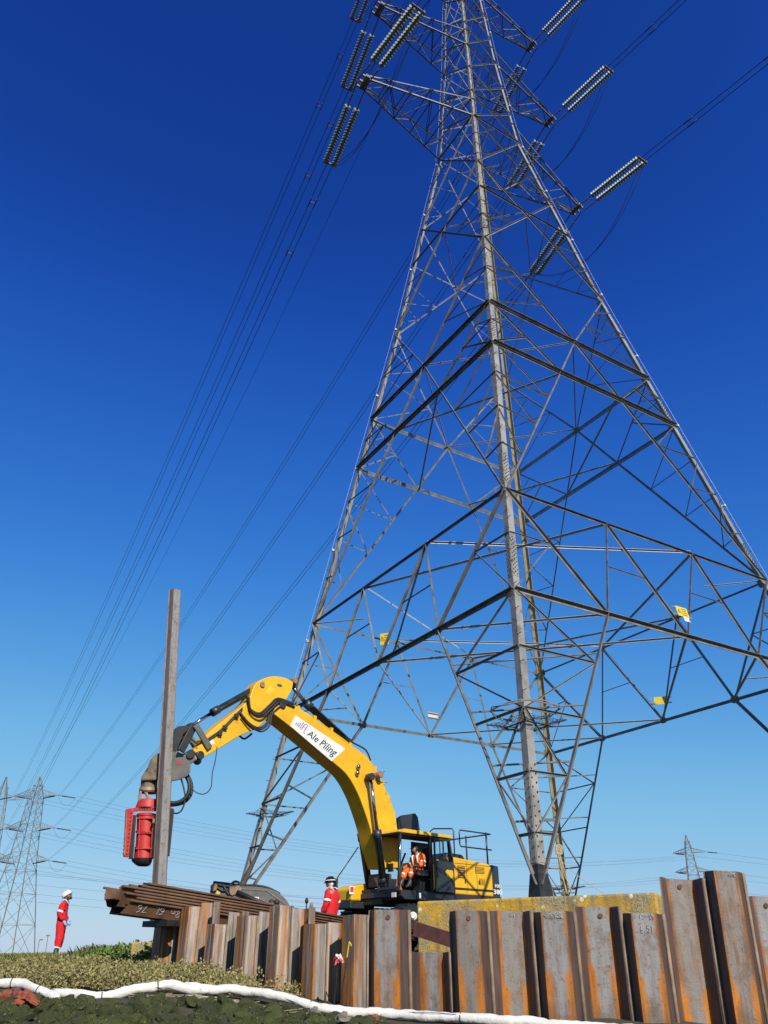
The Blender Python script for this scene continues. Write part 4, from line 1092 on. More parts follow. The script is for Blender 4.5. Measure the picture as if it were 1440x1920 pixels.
# the opened door panel, swung back along the side
dx0, dx1 = -0.30, 0.70; y_ = CY1 + .10
m = MB()
def frame_rect(m, x0, x1, z0, z1, w, y, t=.05):
    m.box(((x0 + x1) / 2, y, z0 + w / 2), (x1 - x0, t, w)); m.box(((x0 + x1) / 2, y, z1 - w / 2), (x1 - x0, t, w))
    m.box((x0 + w / 2, y, (z0 + z1) / 2), (w, t, z1 - z0 - 2 * w)); m.box((x1 - w / 2, y, (z0 + z1) / 2), (w, t, z1 - z0 - 2 * w))
m.prism([(dx0, 1.44), (dx1, 1.44), (dx1, 2.42), (dx0 + .02, 2.42)], lambda a, b, d: Vector((a, d, b)), y_ - .025, y_ + .025)
m.bar((dx0 + .05, y_, 2.42), (dx0 + .20, y_, 3.14), .07, .05, (0, 1, 0)); m.bar((dx1 - .04, y_, 2.42), (dx1 - .04, y_, 3.14), .07, .05, (0, 1, 0)); m.box(((dx0 + .2 + dx1) / 2, y_, 3.12), (dx1 - dx0 - .2, .05, .07)); m.box((0.22, y_, 2.78), (.05, .05, .68))
door = m.build('cab_door', DKGREY, exc, bevel=0.012)
m = MB(); m.prism([(dx0 + .08, 2.45), (dx1 - .08, 2.45), (dx1 - .08, 3.08), (dx0 + .22, 3.08)], lambda a, b, d: Vector((a, d, b)), y_ - .006, y_ + .006); m.build('door_window', CABGLASS, door)
m = MB(); m.prism([(-0.22, 1.85), (0.12, 1.95), (0.18, 2.08), (0.1, 2.16), (-0.2, 2.14)], lambda a, b, d: Vector((a, d, b)), y_ + .026, y_ + .034); m.build('door_panel', YELLOW, door)
m = MB(); m.tube([(dx1 - .1, y_ + .03, 1.9), (dx1 - .1, y_ + .09, 1.93), (dx1 - .1, y_ + .09, 2.17), (dx1 - .1, y_ + .03, 2.2)], .014, 6); m.build('handle', BLACKRUB, door)
m = MB(); m.tube([(0.74, CY1 + .08, 1.5), (0.74, CY1 + .10, 1.55), (0.74, CY1 + .10, 2.25), (0.74, CY1 + .08, 2.3)], .022, 8); m.build('grab_rail', YELLOW, exc)
m = MB(); m.tube([(XF + .03, CY1 + .03, 1.6), (XF + .08, CY1 + .05, 1.65), (XF - .02, CY1 + .05, 2.9), (XF - .05, CY1 + .02, 2.95)], .018, 8); m.build('grab_rail', CHROME, exc)
# seat, consoles, screen
m = MB(); m.box((0.75, .92, 1.95), (.55, .55, .14)); m.box((0.48, .92, 2.35), (.15, .52, .75), Matrix.Rotation(R(-8), 3, 'Y')); m.build('operator_seat', BLACKRUB, exc, bevel=0.05)
m = MB(); m.box((0.45, .92, 2.78), (.10, .28, .2)); m.build('headrest', BLACKRUB, exc, bevel=0.03)
m = MB(); m.box((0.8, .92, 1.65), (.42, .42, .45)); m.build('seat_base', DKGREY, exc, bevel=.03)
m = MB(); m.box((1.0, 1.30, 2.02), (.6, .14, .2)); m.box((1.0, .55, 2.02), (.6, .14, .2)); m.build('armrest', DKGREY, exc, bevel=.03)
for yy in (1.30, .55):
    m = MB(); m.tube([(1.25, yy, 2.1), (1.28, yy, 2.3)], [.02, .032], 8); m.build('joystick', BLACKRUB, exc)
m = MB(); m.box((1.3, 1.32, 2.0), (.22, .1, .05)); m.build('red_latch', REDPAINT, exc)
m = MB(); m.box((1.8, .52, 2.2), (.06, .22, .26)); m.build('monitor', BLACKRUB, exc)
m = MB(); m.tube([(1.85, .95, 1.46), (1.85, .95, 1.55), (1.85, .95, 1.95)], [.16, .10, .025], 12); m.build('traffic_cone', CONEOR, exc)
m = MB(); m.box((XF + .02, 1.2, 1.30), (.03, .2, .14)); m.build('work_lamp', WHITE, exc)
m = MB(); m.box((1.35, 1.475, 1.30), (.09, .012, .16)); m.build('sticker', WHITE, exc)
# handrails and mirror
def rail(name, pts, r=.026):
    m = MB(); m.tube(pts, r, 7); return m.build(name, DKGREY, exc)
rail('handrail', [(-0.75, 1.2, 2.6), (-0.75, 1.2, 3.55), (-0.72, 1.15, 3.62), (-0.3, .6, 3.64), (-0.24, .5, 3.55), (-0.24, .5, 3.2)])
rail('handrail', [(-0.95, 1.3, 3.1), (-0.95, 1.3, 3.5), (-1.0, 1.3, 3.58), (-2.7, 1.3, 3.58)]); rail('handrail', [(-0.95, 1.3, 3.1), (-1.0, 1.3, 3.02), (-2.7, 1.3, 3.02)])
rail('handrail', [(-2.45, 1.3, 2.45), (-2.45, 1.3, 3.62)], .035); rail('handrail', [(-1.3, 1.3, 2.55), (-1.3, 1.3, 3.4)], .03)
rail('handrail', [(-2.6, -1.3, 2.45), (-2.6, -1.3, 3.6), (-1.0, -1.3, 3.6)]); rail('handrail', [(-2.7, 1.3, 3.58), (-2.7, -1.3, 3.58)])
for q0, q1 in ((((632, 1695)), (633, 1645)), ((633, 1645), (672, 1588))):
    a, b = exl(*q0, -1.35), exl(*q1, -1.35); rail('mirror_arm', [(a[0], -1.35, a[1]), (b[0], -1.35, b[1])], .02)
a = exl(628, 1658, -1.3); m = MB(); m.box((a[0], -1.3, a[1]), (.06, .22, .36)); m.build('mirror', BLACKRUB, exc, bevel=.03)
pl = [exl(*q, -0.55) for q in ((745, 1556), (744, 1534), (752, 1529), (777, 1525), (782, 1532), (786, 1557))]
plate(pl, -0.6, -0.5, 'guard_plate', DKGREY, bevel=.015)
# boom
BW = 0.36
boom_px = zx([(800, 300), (885, 366), (1085, 532), (1160, 600), (1210, 685), (1245, 775), (1272, 860), (1290, 940)]) + [(716, 1628)] + [(748, 1628), (750, 1590)] + zx([(1404, 875), (1385, 765), (1333, 640), (1270, 530), (1155, 440), (1005, 330), (900, 258), (860, 243), (822, 255)])
boom = smooth_by_angle(plate(rounded([exl(*q, BW) for q in boom_px]), -BW, BW, 'boom', YELLOW, bevel=0.025))
def on_boom(px, py, y=BW): a = exl(px, py, y); return Vector((a[0], y, a[1]))
def pin(px, py, y0_, y1_, r, parent, mat=DKGREY, name='pin'):
    a, b = on_boom(px, py, (y0_ + y1_) / 2), None
    m = MB(); m.tube([(a.x, y0_, a.z), (a.x, y1_, a.z)], r, 14); return m.build(name, mat, parent, bevel=.01)
# printed panel
LC = [Vector((*exl(*q, BW + .006), 0)) for q in ((544, 1361), (622, 1427.5), (647.5, 1404), (554, 1341))]
def lab(u, v, y=BW + .007):
    p = LC[0].lerp(LC[1], u).lerp(LC[3].lerp(LC[2], u), v); return Vector((p.x, y, p.y))
m = MB(); q = [lab(*k) for k in ((0, 0), (1, 0), (1, 1), (0, 1))]; m.hexa([x - Vector((0, .006, 0)) for x in q] + q); pan = m.build('company_panel', WHITE, boom)
text_part('lettering', 'Ale Piling', lambda u, v: lab(u, v, BW + .009), INK, pan, 0.335, 0.955, 0.13, 0.70, 0.012)
m = MB()
for k, hgt in enumerate((.25, .36, .46, .6)):
    u = .07 + .032 * k; q = [lab(*w, BW + .009) for w in ((u, .34), (u + .016, .34), (u + .016, .34 + hgt * .9), (u, .34 + hgt * .9))]; m.add(q, [(0, 1, 2, 3)])
m.build('logo_bars', GREYPRINT, pan, fix=False)
def stroke(m, pts, w):
    for (a, b), (c, d) in zip(pts[:-1], pts[1:]):
        dx, dy = c - a, (d - b) * .28; l = math.hypot(dx, dy) or 1; nx_, ny_ = -dy / l * w, dx / l * w / .28
        m.add([lab(a - nx_, b - ny_, BW + .0095), lab(c - nx_, d - ny_, BW + .0095), lab(c + nx_, d + ny_, BW + .0095), lab(a + nx_, b + ny_, BW + .0095)], [(0, 1, 2, 3)])
m = MB(); stroke(m, [(.205, .34), (.205, .72), (.215, .84), (.235, .88), (.255, .84), (.262, .72), (.262, .38), (.275, .26), (.30, .24)], .006); stroke(m, [(.205, .6), (.262, .6)], .004)
m.build('logo_letter', PURPLE, pan, fix=False)
m = MB(); stroke(m, [(.275, .88), (.31, .88)], .003); stroke(m, [(.285, .62), (.31, .62)], .003); m.build('logo_letter', GREYPRINT, pan, fix=False)
# arm
arm_px = zx([(398, 492), (468, 442), (480, 408), (590, 315), (680, 243), (712, 168), (745, 140), (800, 123), (858, 130), (900, 150), (892, 190), (858, 250), (800, 262), (775, 325), (718, 378), (640, 412), (545, 470), (470, 513), (430, 526)])
AW = 0.27
arm = smooth_by_angle(plate(rounded([exl(*q, AW) for q in arm_px], 3), -AW, AW, 'arm', YELLOW, bevel=0.02))
m = MB(); q = [on_boom(200 + a / 2.571, 1220 + b / 2.571, AW + .004) for a, b in ((762, 200), (790, 168), (812, 182), (785, 215))]; m.hexa([x - Vector((0, .003, 0)) for x in q] + q); m.build('sticker', SIGN_Y, arm)
m = MB(); q = [on_boom(200 + a / 2.571, 1220 + b / 2.571, AW + .004) for a, b in ((495, 455), (490, 428), (512, 422), (520, 448))]; m.hexa([x - Vector((0, .003, 0)) for x in q] + q); m.build('sticker', WHITE, arm)
a = on_boom(524, 1285, AW + .005); m = MB(); m.ball(a, .12, 10, 6, (1, .06, .42)); m.build('badge', CHROME, arm)
pin(518, 1326, -BW - .05, BW + .06, .13, boom); pin(544, 1279, -AW - .04, AW + .05, .11, arm, RUSTFIT); pin(483, 1287, -AW - .04, AW + .05, .10, arm, RUSTFIT)
pin(694, 1457, -BW - .25, BW + .28, .12, boom, RUSTFIT); pin(364, 1420, -AW - .12, AW + .14, .13, arm)
# boom plates, lamp and pipe run along the back of the boom
m = MB()
for a, b in ((1213, 560), (1208, 590)): 
    p = on_boom(200 + a / 2.571, 1220 + b / 2.571, BW + .06); m.ball(p, .09, 10, 6)
m.build('work_lamp', CHROME, boom)
for dy in (-.22, -.08, .08, .2):
    pts = [on_boom(*q, BW) for q in zx([(860, 240), (1005, 326), (1155, 434), (1272, 525), (1336, 635), (1388, 760), (1402, 850)])]
    m = MB(); m.tube([Vector((p.x, dy, p.z + .07)) for p in pts], .028, 6); m.build('hydraulic_pipe', YELLOW if abs(dy) > .1 else DKGREY, boom)
m = MB()
for i, q in enumerate(zx([(930, 280), (1010, 328), (1090, 386), (1180, 458), (1245, 510), (1300, 570), (1340, 645), (1365, 710), (1390, 790)])):
    p = on_boom(*q, BW); m.box((p.x, 0, p.z + .05), (.12, .62, .14))
tag(m.build('pipe_clamps', YELLOW, boom), kind='stuff')
def cylinder(q0, q1, q2, y, r, name):
    """barrel from q0 to q1, rod from q1 to q2"""
    A, B, C = (on_boom(*q, y) for q in (q0, q1, q2))
    m = MB(); d = (B - A).normalized()
    m.tube([A, B - d * .28, B - d * .27, B], [r, r, r * 1.22, r * 1.22], 16); m.ball(A, r * 1.1, 10, 6); o = m.build(name, CYL, exc)
    m = MB(); m.tube([B, C], r * .55, 12); m.build('piston_rod', CHROME, o)
    m = MB(); m.tube([C + Vector((0, -r, 0)), C + Vector((0, r, 0))], r * 1.05, 12); m.build('rod_eye', CYL, o)
    m = MB(); o_ = Vector((0, 0, 1)).cross(d).normalized() * 0; m.tube([A + d * .3 + Vector((0, r * 1.2, 0)), B - d * .3 + Vector((0, r * 1.2, 0)), B - d * .2 + Vector((0, r * .9, 0))], .022, 6); m.build('hydraulic_pipe', CYL, o)
zz_ = lambda a, b: (200 + a / 2.571, 1220 + b / 2.571)
cylinder(zz_(1165, 440), zz_(958, 250), zz_(888, 165), 0.0, .13, 'arm_cylinder')
cylinder(zz_(712, 185), zz_(508, 300), zz_(402, 368), 0.0, .11, 'bucket_cylinder')
cylinder((718, 1650), (707, 1556), (694, 1457), BW + .24, .125, 'boom_cylinder')
cylinder((693, 1668), (677, 1562), (664, 1457), -BW - .24, .125, 'boom_cylinder')
# linkage at the arm end
for s in (-1, 1):
    m = MB(); a, b = on_boom(*zz_(402, 368), 0), on_boom(*zz_(470, 480), 0); m.bar(a + Vector((0, s * .33, 0)), b + Vector((0, s * .33, 0)), .07, .2); m.build('link_arm', GREYMACH, exc, bevel=.02)
    m = MB(); a, b = on_boom(*zz_(402, 368), 0), on_boom(*zz_(338, 492), 0); m.bar(a + Vector((0, s * .24, 0)), b + Vector((0, s * .24, 0)), .08, .24); m.build('link_arm', BLACKRUB, exc, bevel=.02)
# hoses
def hose(pts, r=.03, mat=BLACKRUB, parent=None, name='hose', n=4):
    """smooth hose through world points"""
    P = [Vector(p) for p in pts]; out = []
    for i in range(len(P) - 1):
        p0, p1, p2, p3 = P[max(i - 1, 0)], P[i], P[i + 1], P[min(i + 2, len(P) - 1)]
        for k in range(n):
            t = k / n; out.append(0.5 * ((2 * p1) + (p2 - p0) * t + (2 * p0 - 5 * p1 + 4 * p2 - p3) * t * t + (3 * p1 - p0 - 3 * p2 + p3) * t ** 3))
    out.append(P[-1]); m = MB(); m.tube(out, r, 7); return m.build(name, mat, parent)
for dy, off in ((.34, 0), (.40, 10), (.30, -8)):
    hose([on_boom(*zz_(a + off * .6, b + off), dy) for a, b in ((680, 215), (690, 280), (740, 310), (790, 270), (830, 238), (900, 262))], .034, BLACKRUB, exc)
    hose([on_boom(*zz_(a + off * .6, b + off), dy) for a, b in ((645, 300), (690, 355), (740, 380), (780, 350), (795, 290), (850, 245))], .03, BLACKRUB, exc)
hose([on_boom(*zz_(a, b), -.4) for a, b in ((640, 410), (665, 425), (700, 400))], .034, BLACKRUB, exc)
for off in (0, 9):
    hose([on_boom(*zz_(a, b + off), AW + .04) for a, b in ((480, 430), (545, 385), (600, 330), (655, 275))], .022, DKGREY, exc)
m = MB()
for a, b in ((545, 400), (570, 370), (625, 315)): p = on_boom(*zz_(a, b), AW + .05); m.box(p, (.14, .1, .12))
tag(m.build('hose_fittings', DKGREY, exc), kind='stuff')
hose([on_boom(*zz_(a, b), .1) for a, b in ((1160, 430), (1200, 450), (1250, 480), (1272, 530))], .03, BLACKRUB, exc)
hose([on_boom(*q, -.6) for q in ((700, 1590), (690, 1580), (693, 1610), (705, 1618))], .04, BLACKRUB, exc)
hose([on_boom(*q, .2) for q in ((740, 1575), (733, 1600), (745, 1630), (760, 1600))], .035, BLACKRUB, exc)
m = MB(); p = on_boom(712, 1648, .0); m.box((p.x - .1, -.1, p.z - .05), (.4, .8, .42)); m.build('boom_foot_bracket', BROWNPLATE, exc, bevel=.03)
m = MB(); m.box((1.45, -.1, 1.3), (1.4, 1.1, .5)); m.build('swing_frame', BLACKRUB, exc, bevel=.03)
m = MB(); m.box(((CX0 + CX1) / 2 - .05, (CY0 + CY1) / 2, CZ1 - .03), (CX1 - CX0 - .25, CY1 - CY0 - .1, .03)); m.build('cab_ceiling', BLACKRUB, exc)
m = MB(); m.box((.25, CY0 + .03, 2.95), (.9, .03, .36)); m.box((.62, CY0 + .03, 2.55), (.12, .04, 1.1)); m.build('cab_side_pillar', DKGREY, exc)
# seams, handles and hinges on the engine housing
m = MB()
for x_ in (-1.08, -1.62): m.box((x_, 1.4445, 2.0), (.014, .008, 1.0))
m.box((-1.46, 1.4445, 2.42), (2.0, .008, .012)); m.build('panel_seams', DKGREY, hood)
for x_ in (-.98, -1.72): m = MB(); m.box((x_, 1.452, 1.85), (.05, .022, .12)); m.build('handle', BLACKRUB, hood)
# weld seams, grease points and a lifting notice on the boom
m = MB()
for q0, q1 in (((652, 1405), (628, 1432)), ((700, 1432), (664, 1470)), ((537, 1330), (528, 1350))):
    m.tube([on_boom(*q0, BW + .002), on_boom(*q1, BW + .002)], .008, 5)
m.build('weld_seams', YELLOW, boom)
m = MB(); a_, b_ = on_boom(694, 1457, BW + .012), on_boom(723, 1470, BW + .012); m.tube([(a_.x, BW, a_.z), (a_.x, BW + .03, a_.z)], .24, 20); m.build('pin_boss', YELLOW, boom, bevel=.01)
m = MB(); m.tube([on_boom(700, 1450, BW + .02), on_boom(712, 1452, BW + .02), on_boom(722, 1446, BW + .02)], .01, 5); m.tube([on_boom(698, 1460, BW + .02), on_boom(712, 1466, BW + .02), on_boom(726, 1468, BW + .02)], .01, 5); m.build('grease_lines', DKGREY, boom)

# ------------------------------------------------------------------ held sheet pile and the side-grip hammer
exm = _exi.inverted()
_e = exl(364, 1420, 0.0); arm_end = exm @ Vector((_e[0], 0, _e[1])); YV = arm_end.y
def vb(px, py, dy=0.0): return at(px, py, YV + dy)
ptopv, pbot = vb(328, 1108, -0.42), vb(295, 1727, -0.42)
ax_ = (ptopv - pbot); Lp = ax_.length; ax_.normalize()
tz = ax_; ty = Vector((0.42, 0.9, 0)); ty = (ty - tz * ty.dot(tz)).normalized(); tx_ = ty.cross(tz)
m = pile_mesh(Lp, 0, 0.17); hp = m.build('sheet_pile', pile_mat('held_pile_steel', (0.45, 0.44, 0.43), (0.12, 0.10, 0.105), tide=False))  # dark web colour paints in the shade on the pile's left flank
hm = Matrix.Identity(4)
for i in range(3): hm[i][0], hm[i][1], hm[i][2], hm[i][3] = tx_[i], ty[i], tz[i], pbot[i]
hp.matrix_world = hm @ Matrix.Rotation(R(68), 4, 'Z') @ Matrix.Diagonal((.63, .8, 1, 1))
tag(hp, 'long grey sheet pile held upright by the red hammer', 'sheet pile')
for sx in (-1, 1): clutch_mesh(Lp - .002, 0.002, 0.30 * sx).build('interlock', CLUTCH, hp)
ham = empty('piling_hammer', vb(268, 1612))
tag(ham, 'red side-grip vibratory piling hammer clamping the upright sheet pile', 'piling hammer')
h0 = vb(268, 1612)
def hpoly(pts, d0, d1, name, mat, parent=None, bevel=.02, smooth=False):
    m = MB(); P = [(p[0], p[1]) for p in pts]
    m.prism(P, lambda a, b, d: vb(a, b, d) - h0, d0, d1)
    o = m.build(name, mat, parent or ham, bevel=bevel)
    return smooth_by_angle(o) if smooth else o
def hlathe(prof_, name, mat, parent=None, n=24, sq=1.0):
    """turned part on an upright axis; prof_: (centre px, py, radius in px)"""
    m = MB(); rings = []
    for cx_, cy_, r in prof_:
        c = vb(cx_, cy_) - h0; e = (vb(cx_ + r, cy_) - vb(cx_, cy_)).length
        rings.append([c + Vector((math.cos(2 * math.pi * k / n) * e, math.sin(2 * math.pi * k / n) * e * sq, 0)) for k in range(n)])
    vs = [p for r in rings for p in r]; N_ = len(rings)
    fs = [(i * n + k, i * n + (k + 1) % n, (i + 1) * n + (k + 1) % n, (i + 1) * n + k) for i in range(N_ - 1) for k in range(n)] + [tuple(range(n)), tuple((N_ - 1) * n + k for k in reversed(range(n)))]
    m.add(vs, fs); return smooth_by_angle(m.build(name, mat, parent or ham), 35)
# body: three stacked red drums
hlathe([(275, 1526, 16), (275, 1527, 18), (274, 1531, 18), (274, 1532, 16.5), (273, 1558, 16.5), (273, 1559, 18), (273, 1562, 18), (273, 1563, 16.5), (271, 1588, 16.5), (271, 1589, 18), (271, 1592, 18), (270, 1593, 17), (269, 1610, 17.5), (269, 1611, 16)], 'vibrator_body', REDPAINT)
for xa, xb in ((262, 259), (287, 283)): hpoly([(xa - 1.2, 1530), (xa + 1.2, 1530), (xb + 1.2, 1608), (xb - 1.2, 1608)], -0.25, -0.10, 'stiffener', REDPAINT, bevel=.006)
for yy, x_ in ((1533, 274), (1561, 273), (1590, 271)): hpoly([(x_ - 17, yy), (x_ + 17, yy), (x_ + 17, yy + 2.2), (x_ - 17, yy + 2.2)], -0.27, 0.1, 'clamp_band', REDPAINT, bevel=.006)
m = MB()
for k in range(11):
    for x_ in (238.5, 246): m.ball(vb(x_ - k * .75, 1524 + k * 7.7, -.305) - h0, .022, 6, 4)
for k in range(7): m.ball(vb(262 + k * 5, 1515.5, -.27) - h0, .022, 6, 4)
tag(m.build('bolts', BOLT, ham), kind='stuff')
hlathe([(266, 1611, 19), (266, 1616, 18), (268, 1622, 13), (268, 1624, 9)], 'bottom_clamp', BLACKRUB)
hlathe([(280, 1500, 18), (279, 1504, 20), (277, 1513, 22), (277, 1516, 22)], 'collar', REDPAINT)
side = hpoly([(235, 1518), (247, 1516), (251, 1519), (241, 1608), (231, 1607)], -0.30, 0.30, 'side_frame', REDPAINT)
hpoly([(237, 1522), (239, 1522), (234, 1604), (232, 1604)], -0.33, -0.30, 'frame_edge', RUSTFIT, side, .004)
hpoly([(247, 1528), (256, 1528), (250, 1610), (241, 1611)], -0.2, 0.2, 'rubber_mount', BLACKRUB)
hpoly([(236, 1517), (262, 1513), (318, 1512), (326, 1516), (326, 1522), (262, 1521), (238, 1524)], -0.26, 0.26, 'top_beam', REDPAINT)
hpoly([(318, 1515), (327, 1517), (318, 1606), (309, 1604)], -0.30, 0.30, 'side_frame', BLACKRUB)
hpoly([(287, 1528), (294, 1527), (289, 1610), (283, 1610)], -0.28, 0.05, 'clamp_rail', RUSTFIT)
for yy in (1535, 1600): hpoly([(286, yy), (297, yy - 1), (296, yy + 9), (285, yy + 9)], -0.42, -0.1, 'clamp_jaw', RUSTFIT)
# neck: open red casting, brown cone, grey gearbox with the arm pin
hpoly([(261, 1483), (266, 1483), (265, 1501), (258, 1503)], -0.22, 0.22, 'neck_rib', RUSTFIT); hpoly([(292, 1483), (297, 1483), (298, 1502), (292, 1502)], -0.22, 0.22, 'neck_rib', RUSTFIT); hpoly([(270, 1485), (276, 1485), (284, 1501), (276, 1501)], -0.22, -0.1, 'neck_rib', RUSTFIT)
hlathe([(279, 1478, 17), (279, 1484, 18), (279, 1487, 16)], 'neck_flange', RUSTFIT)
hlathe([(280, 1462, 15), (279, 1478, 15)], 'swivel', CASTING)
hpoly([(263, 1464), (266, 1455), (277, 1438), (283, 1424), (288, 1417), (300, 1411), (312, 1409), (312, 1466), (298, 1463)], -0.30, 0.30, 'gearbox_cone', CASTING, bevel=.05)
gb = hpoly([(300, 1400), (316, 1396), (334, 1410), (350, 1416), (365, 1412), (370, 1424), (358, 1432), (357, 1446), (352, 1455), (338, 1462), (312, 1467), (302, 1464)], -0.38, 0.38, 'bracket', GREYMACH, bevel=.03)
hpoly([(302, 1400), (311, 1398), (312, 1466), (303, 1464)], -0.40, 0.40, 'bracket_plate', BLACKRUB)
for d_ in (-0.33, 0.33): hpoly([(312, 1404), (322, 1372), (334, 1362), (350, 1360), (356, 1366), (344, 1376), (334, 1400), (330, 1412)], d_ - .05, d_ + .05, 'hanger_plate', BLACKRUB, bevel=.015)
c = vb(364, 1420) - h0; m = MB(); m.tube([c + Vector((0, -.45, 0)), c + Vector((0, .45, 0))], .12, 14); m.build('pin', BLACKRUB, ham)
hpoly([(333, 1427), (340, 1426), (340, 1433), (333, 1434)], -0.387, -0.382, 'sticker', REDPAINT, gb, 0)
m = MB()
for k in range(5): m.ball(vb(330 + 5 * k, 1386 + (k % 2) * 8) - h0, .12, 8, 6)
m.build('valve_block', BLACKRUB, ham)
def vhose(pts, r, dy=-.2): 
    o = hose([vb(a, b, dy) - h0 for a, b in pts], r, BLACKRUB, ham)
vhose([(347, 1452), (355, 1470), (352, 1490), (340, 1502), (325, 1506), (312, 1503)], .055); vhose([(350, 1450), (359, 1470), (357, 1492), (342, 1506), (320, 1510)], .045, .1)
vhose([(339, 1458), (345, 1480), (347, 1500), (340, 1520), (328, 1525), (318, 1515)], .022); vhose([(330, 1400), (340, 1385), (352, 1382), (372, 1396)], .025, -.35); vhose([(322, 1408), (332, 1390), (345, 1382), (362, 1378)], .025, -.3)
hz = hose([vb(a, b, -.1) for a, b in ((355, 1475), (370, 1487), (385, 1488), (396, 1475), (398, 1450), (404, 1425), (407, 1400))], .014, BLACKRUB); tag(hz, 'thin black cable hanging in a loop between hammer and excavator arm', 'cable')

# ------------------------------------------------------------------ grey excavator boom behind the stack
YG = 30.0
gm = empty('grey_excavator', Vector((at(520, 1705, YG).x, YG, gz(at(520, 1705, YG).x, YG))))
tag(gm, 'dark grey excavator with its boom lowered behind the stacked piles', 'excavator')
g0 = gm.location.copy()
def gpoly(pts, d0, d1, name, mat, parent=None, bevel=.02):
    m = MB(); m.prism(rounded([(p[0], p[1]) for p in pts], 3), lambda a, b, d: at(a, b, YG + d) - g0, d0, d1); return smooth_by_angle(m.build(name, mat, parent or gm, bevel=bevel))
gb_ = gpoly([(430, 1704), (430, 1662), (470, 1662), (498, 1665), (520, 1673), (534, 1684), (543, 1698), (548, 1716), (528, 1716), (516, 1706)], -.3, .3, 'boom', GREYMACH)
gs_ = gpoly([(393, 1672), (400, 1656), (416, 1658), (440, 1662), (444, 1676), (436, 1690), (404, 1686)], -.22, .22, 'arm', GREYMACH)
gpoly([(407, 1669), (414, 1670), (412, 1677), (405, 1676)], -.225, -.222, 'sticker', SIGN_Y, gs_, 0)
m = MB(); m.prism([(466, 1681), (486, 1682), (484, 1694), (463, 1692)], lambda a, b, d: at(a, b, YG + d) - g0, -.315, -.306); lp = m.build('name_panel', WHITE, gb_)
text_part('lettering', 'NCH', lambda u, v: at(466.5 + 17 * u - 2 * (1 - v), 1690 - 7.5 * v + .9 * u, YG - .32) - g0, INK, lp, 0, 1, 0, 1, .02)
for k, pts in enumerate((((400, 1656), (420, 1661), (440, 1662), (470, 1660), (500, 1664), (525, 1676)), ((404, 1660), (416, 1670), (430, 1668), (445, 1659)), ((430, 1661), (440, 1653), (450, 1657), (446, 1668)), ((418, 1658), (428, 1676), (440, 1682)))):
    hose([at(a, b, YG - .25) - g0 for a, b in pts], .04, BLACKRUB, gm)
a, b = at(400, 1658, YG) - g0, at(450, 1664, YG) - g0; m = MB(); m.tube([a, b], .11, 12); m.build('arm_cylinder', CYL, gm)
m = MB(); c = at(528, 1705, YG + 1.2) - g0; z_ = -0.02
m.box((c.x, 0.8, 0.35), (3.2, 2.4, 0.7)); m.build('track', BLACKRUB, gm, bevel=.2)
m = MB(); m.box((c.x + .2, 1.0, 0.78), (1.6, 2.0, .3)); m.build('body', GREYMACH, gm, bevel=.1)
m = MB()
for q0, q1 in (((440, 1666), (500, 1670)), ((500, 1670), (536, 1697)), ((446, 1698), (512, 1702))): m.tube([at(*q0, YG - .305) - g0, at(*q1, YG - .305) - g0], .02, 5)
m.build('edge_seams', PALEROCK, gb_)
for px_, py_ in ((402, 1664), (438, 1672), (447, 1668)):
    c = at(px_, py_, YG - .24) - g0; m = MB(); m.tube([c, c + Vector((0, -.12, 0))], .12, 12); m.build('pin', RUSTFIT, gs_)
m = MB(); a, b = at(444, 1672, YG - .36) - g0, at(520, 1706, YG - .36) - g0; m.tube([a, b], .07, 10); m.build('lift_cylinder', BLACKRUB, gm)
m = MB(); m.box(at(508, 1697, YG - .34) - g0, (.22, .12, .14)); m.build('lamp_bracket', RUSTFIT, gb_)
for px_ in (509, 519):
    c = at(px_, 1692, YG - .31) - g0; m = MB(); m.ball(c, .10, 10, 6); m.build('work_lamp', BLACKRUB, gb_)
# short marker posts on the works beyond the wall
for px_, py_, hh, lab_, mt in ((575, 1689, .34, 'small black-headed marker post left of the man in red', BLACKRUB), (584, 1698, .25, 'short brown-topped marker post beside the man in red', RUSTFIT)):
    c = at(px_, py_, 24.0); zb = gz(c.x, 24.0)
    m = MB(); m.tube([Vector((0, 0, 0)), Vector((0, 0, c.z - zb))], .018, 6); o = m.build('marker_post', DARKSTEEL, None, loc=(c.x, 24.0, zb)); tag(o, lab_, 'post')
    m = MB(); m.ball((0, 0, c.z - zb), .05, 8, 6, (1, 1, 1.6)); m.build('post_head', mt, o)

# ------------------------------------------------------------------ people
def skin_obj(name, verts, edges, radii, mat, parent, root=0, levels=1):
    me = bpy.data.meshes.new(name); me.from_pydata([tuple(v) for v in verts], edges, []); me.materials.append(mat)
    o = bpy.data.objects.new(name, me); COL.objects.link(o)
    if parent is not None: o.parent = parent
    sk = o.modifiers.new('skin', 'SKIN'); sk.use_smooth_shade = True; sk.branch_smoothing = 0.4
    lay = me.skin_vertices[0]
    for i, r in enumerate(radii):
        lay.data[i].radius = (r, r) if not isinstance(r, tuple) else r
    lay.data[root].use_root = True
    ss = o.modifiers.new('subdivision', 'SUBSURF'); ss.levels = levels; ss.render_levels = levels
    return o

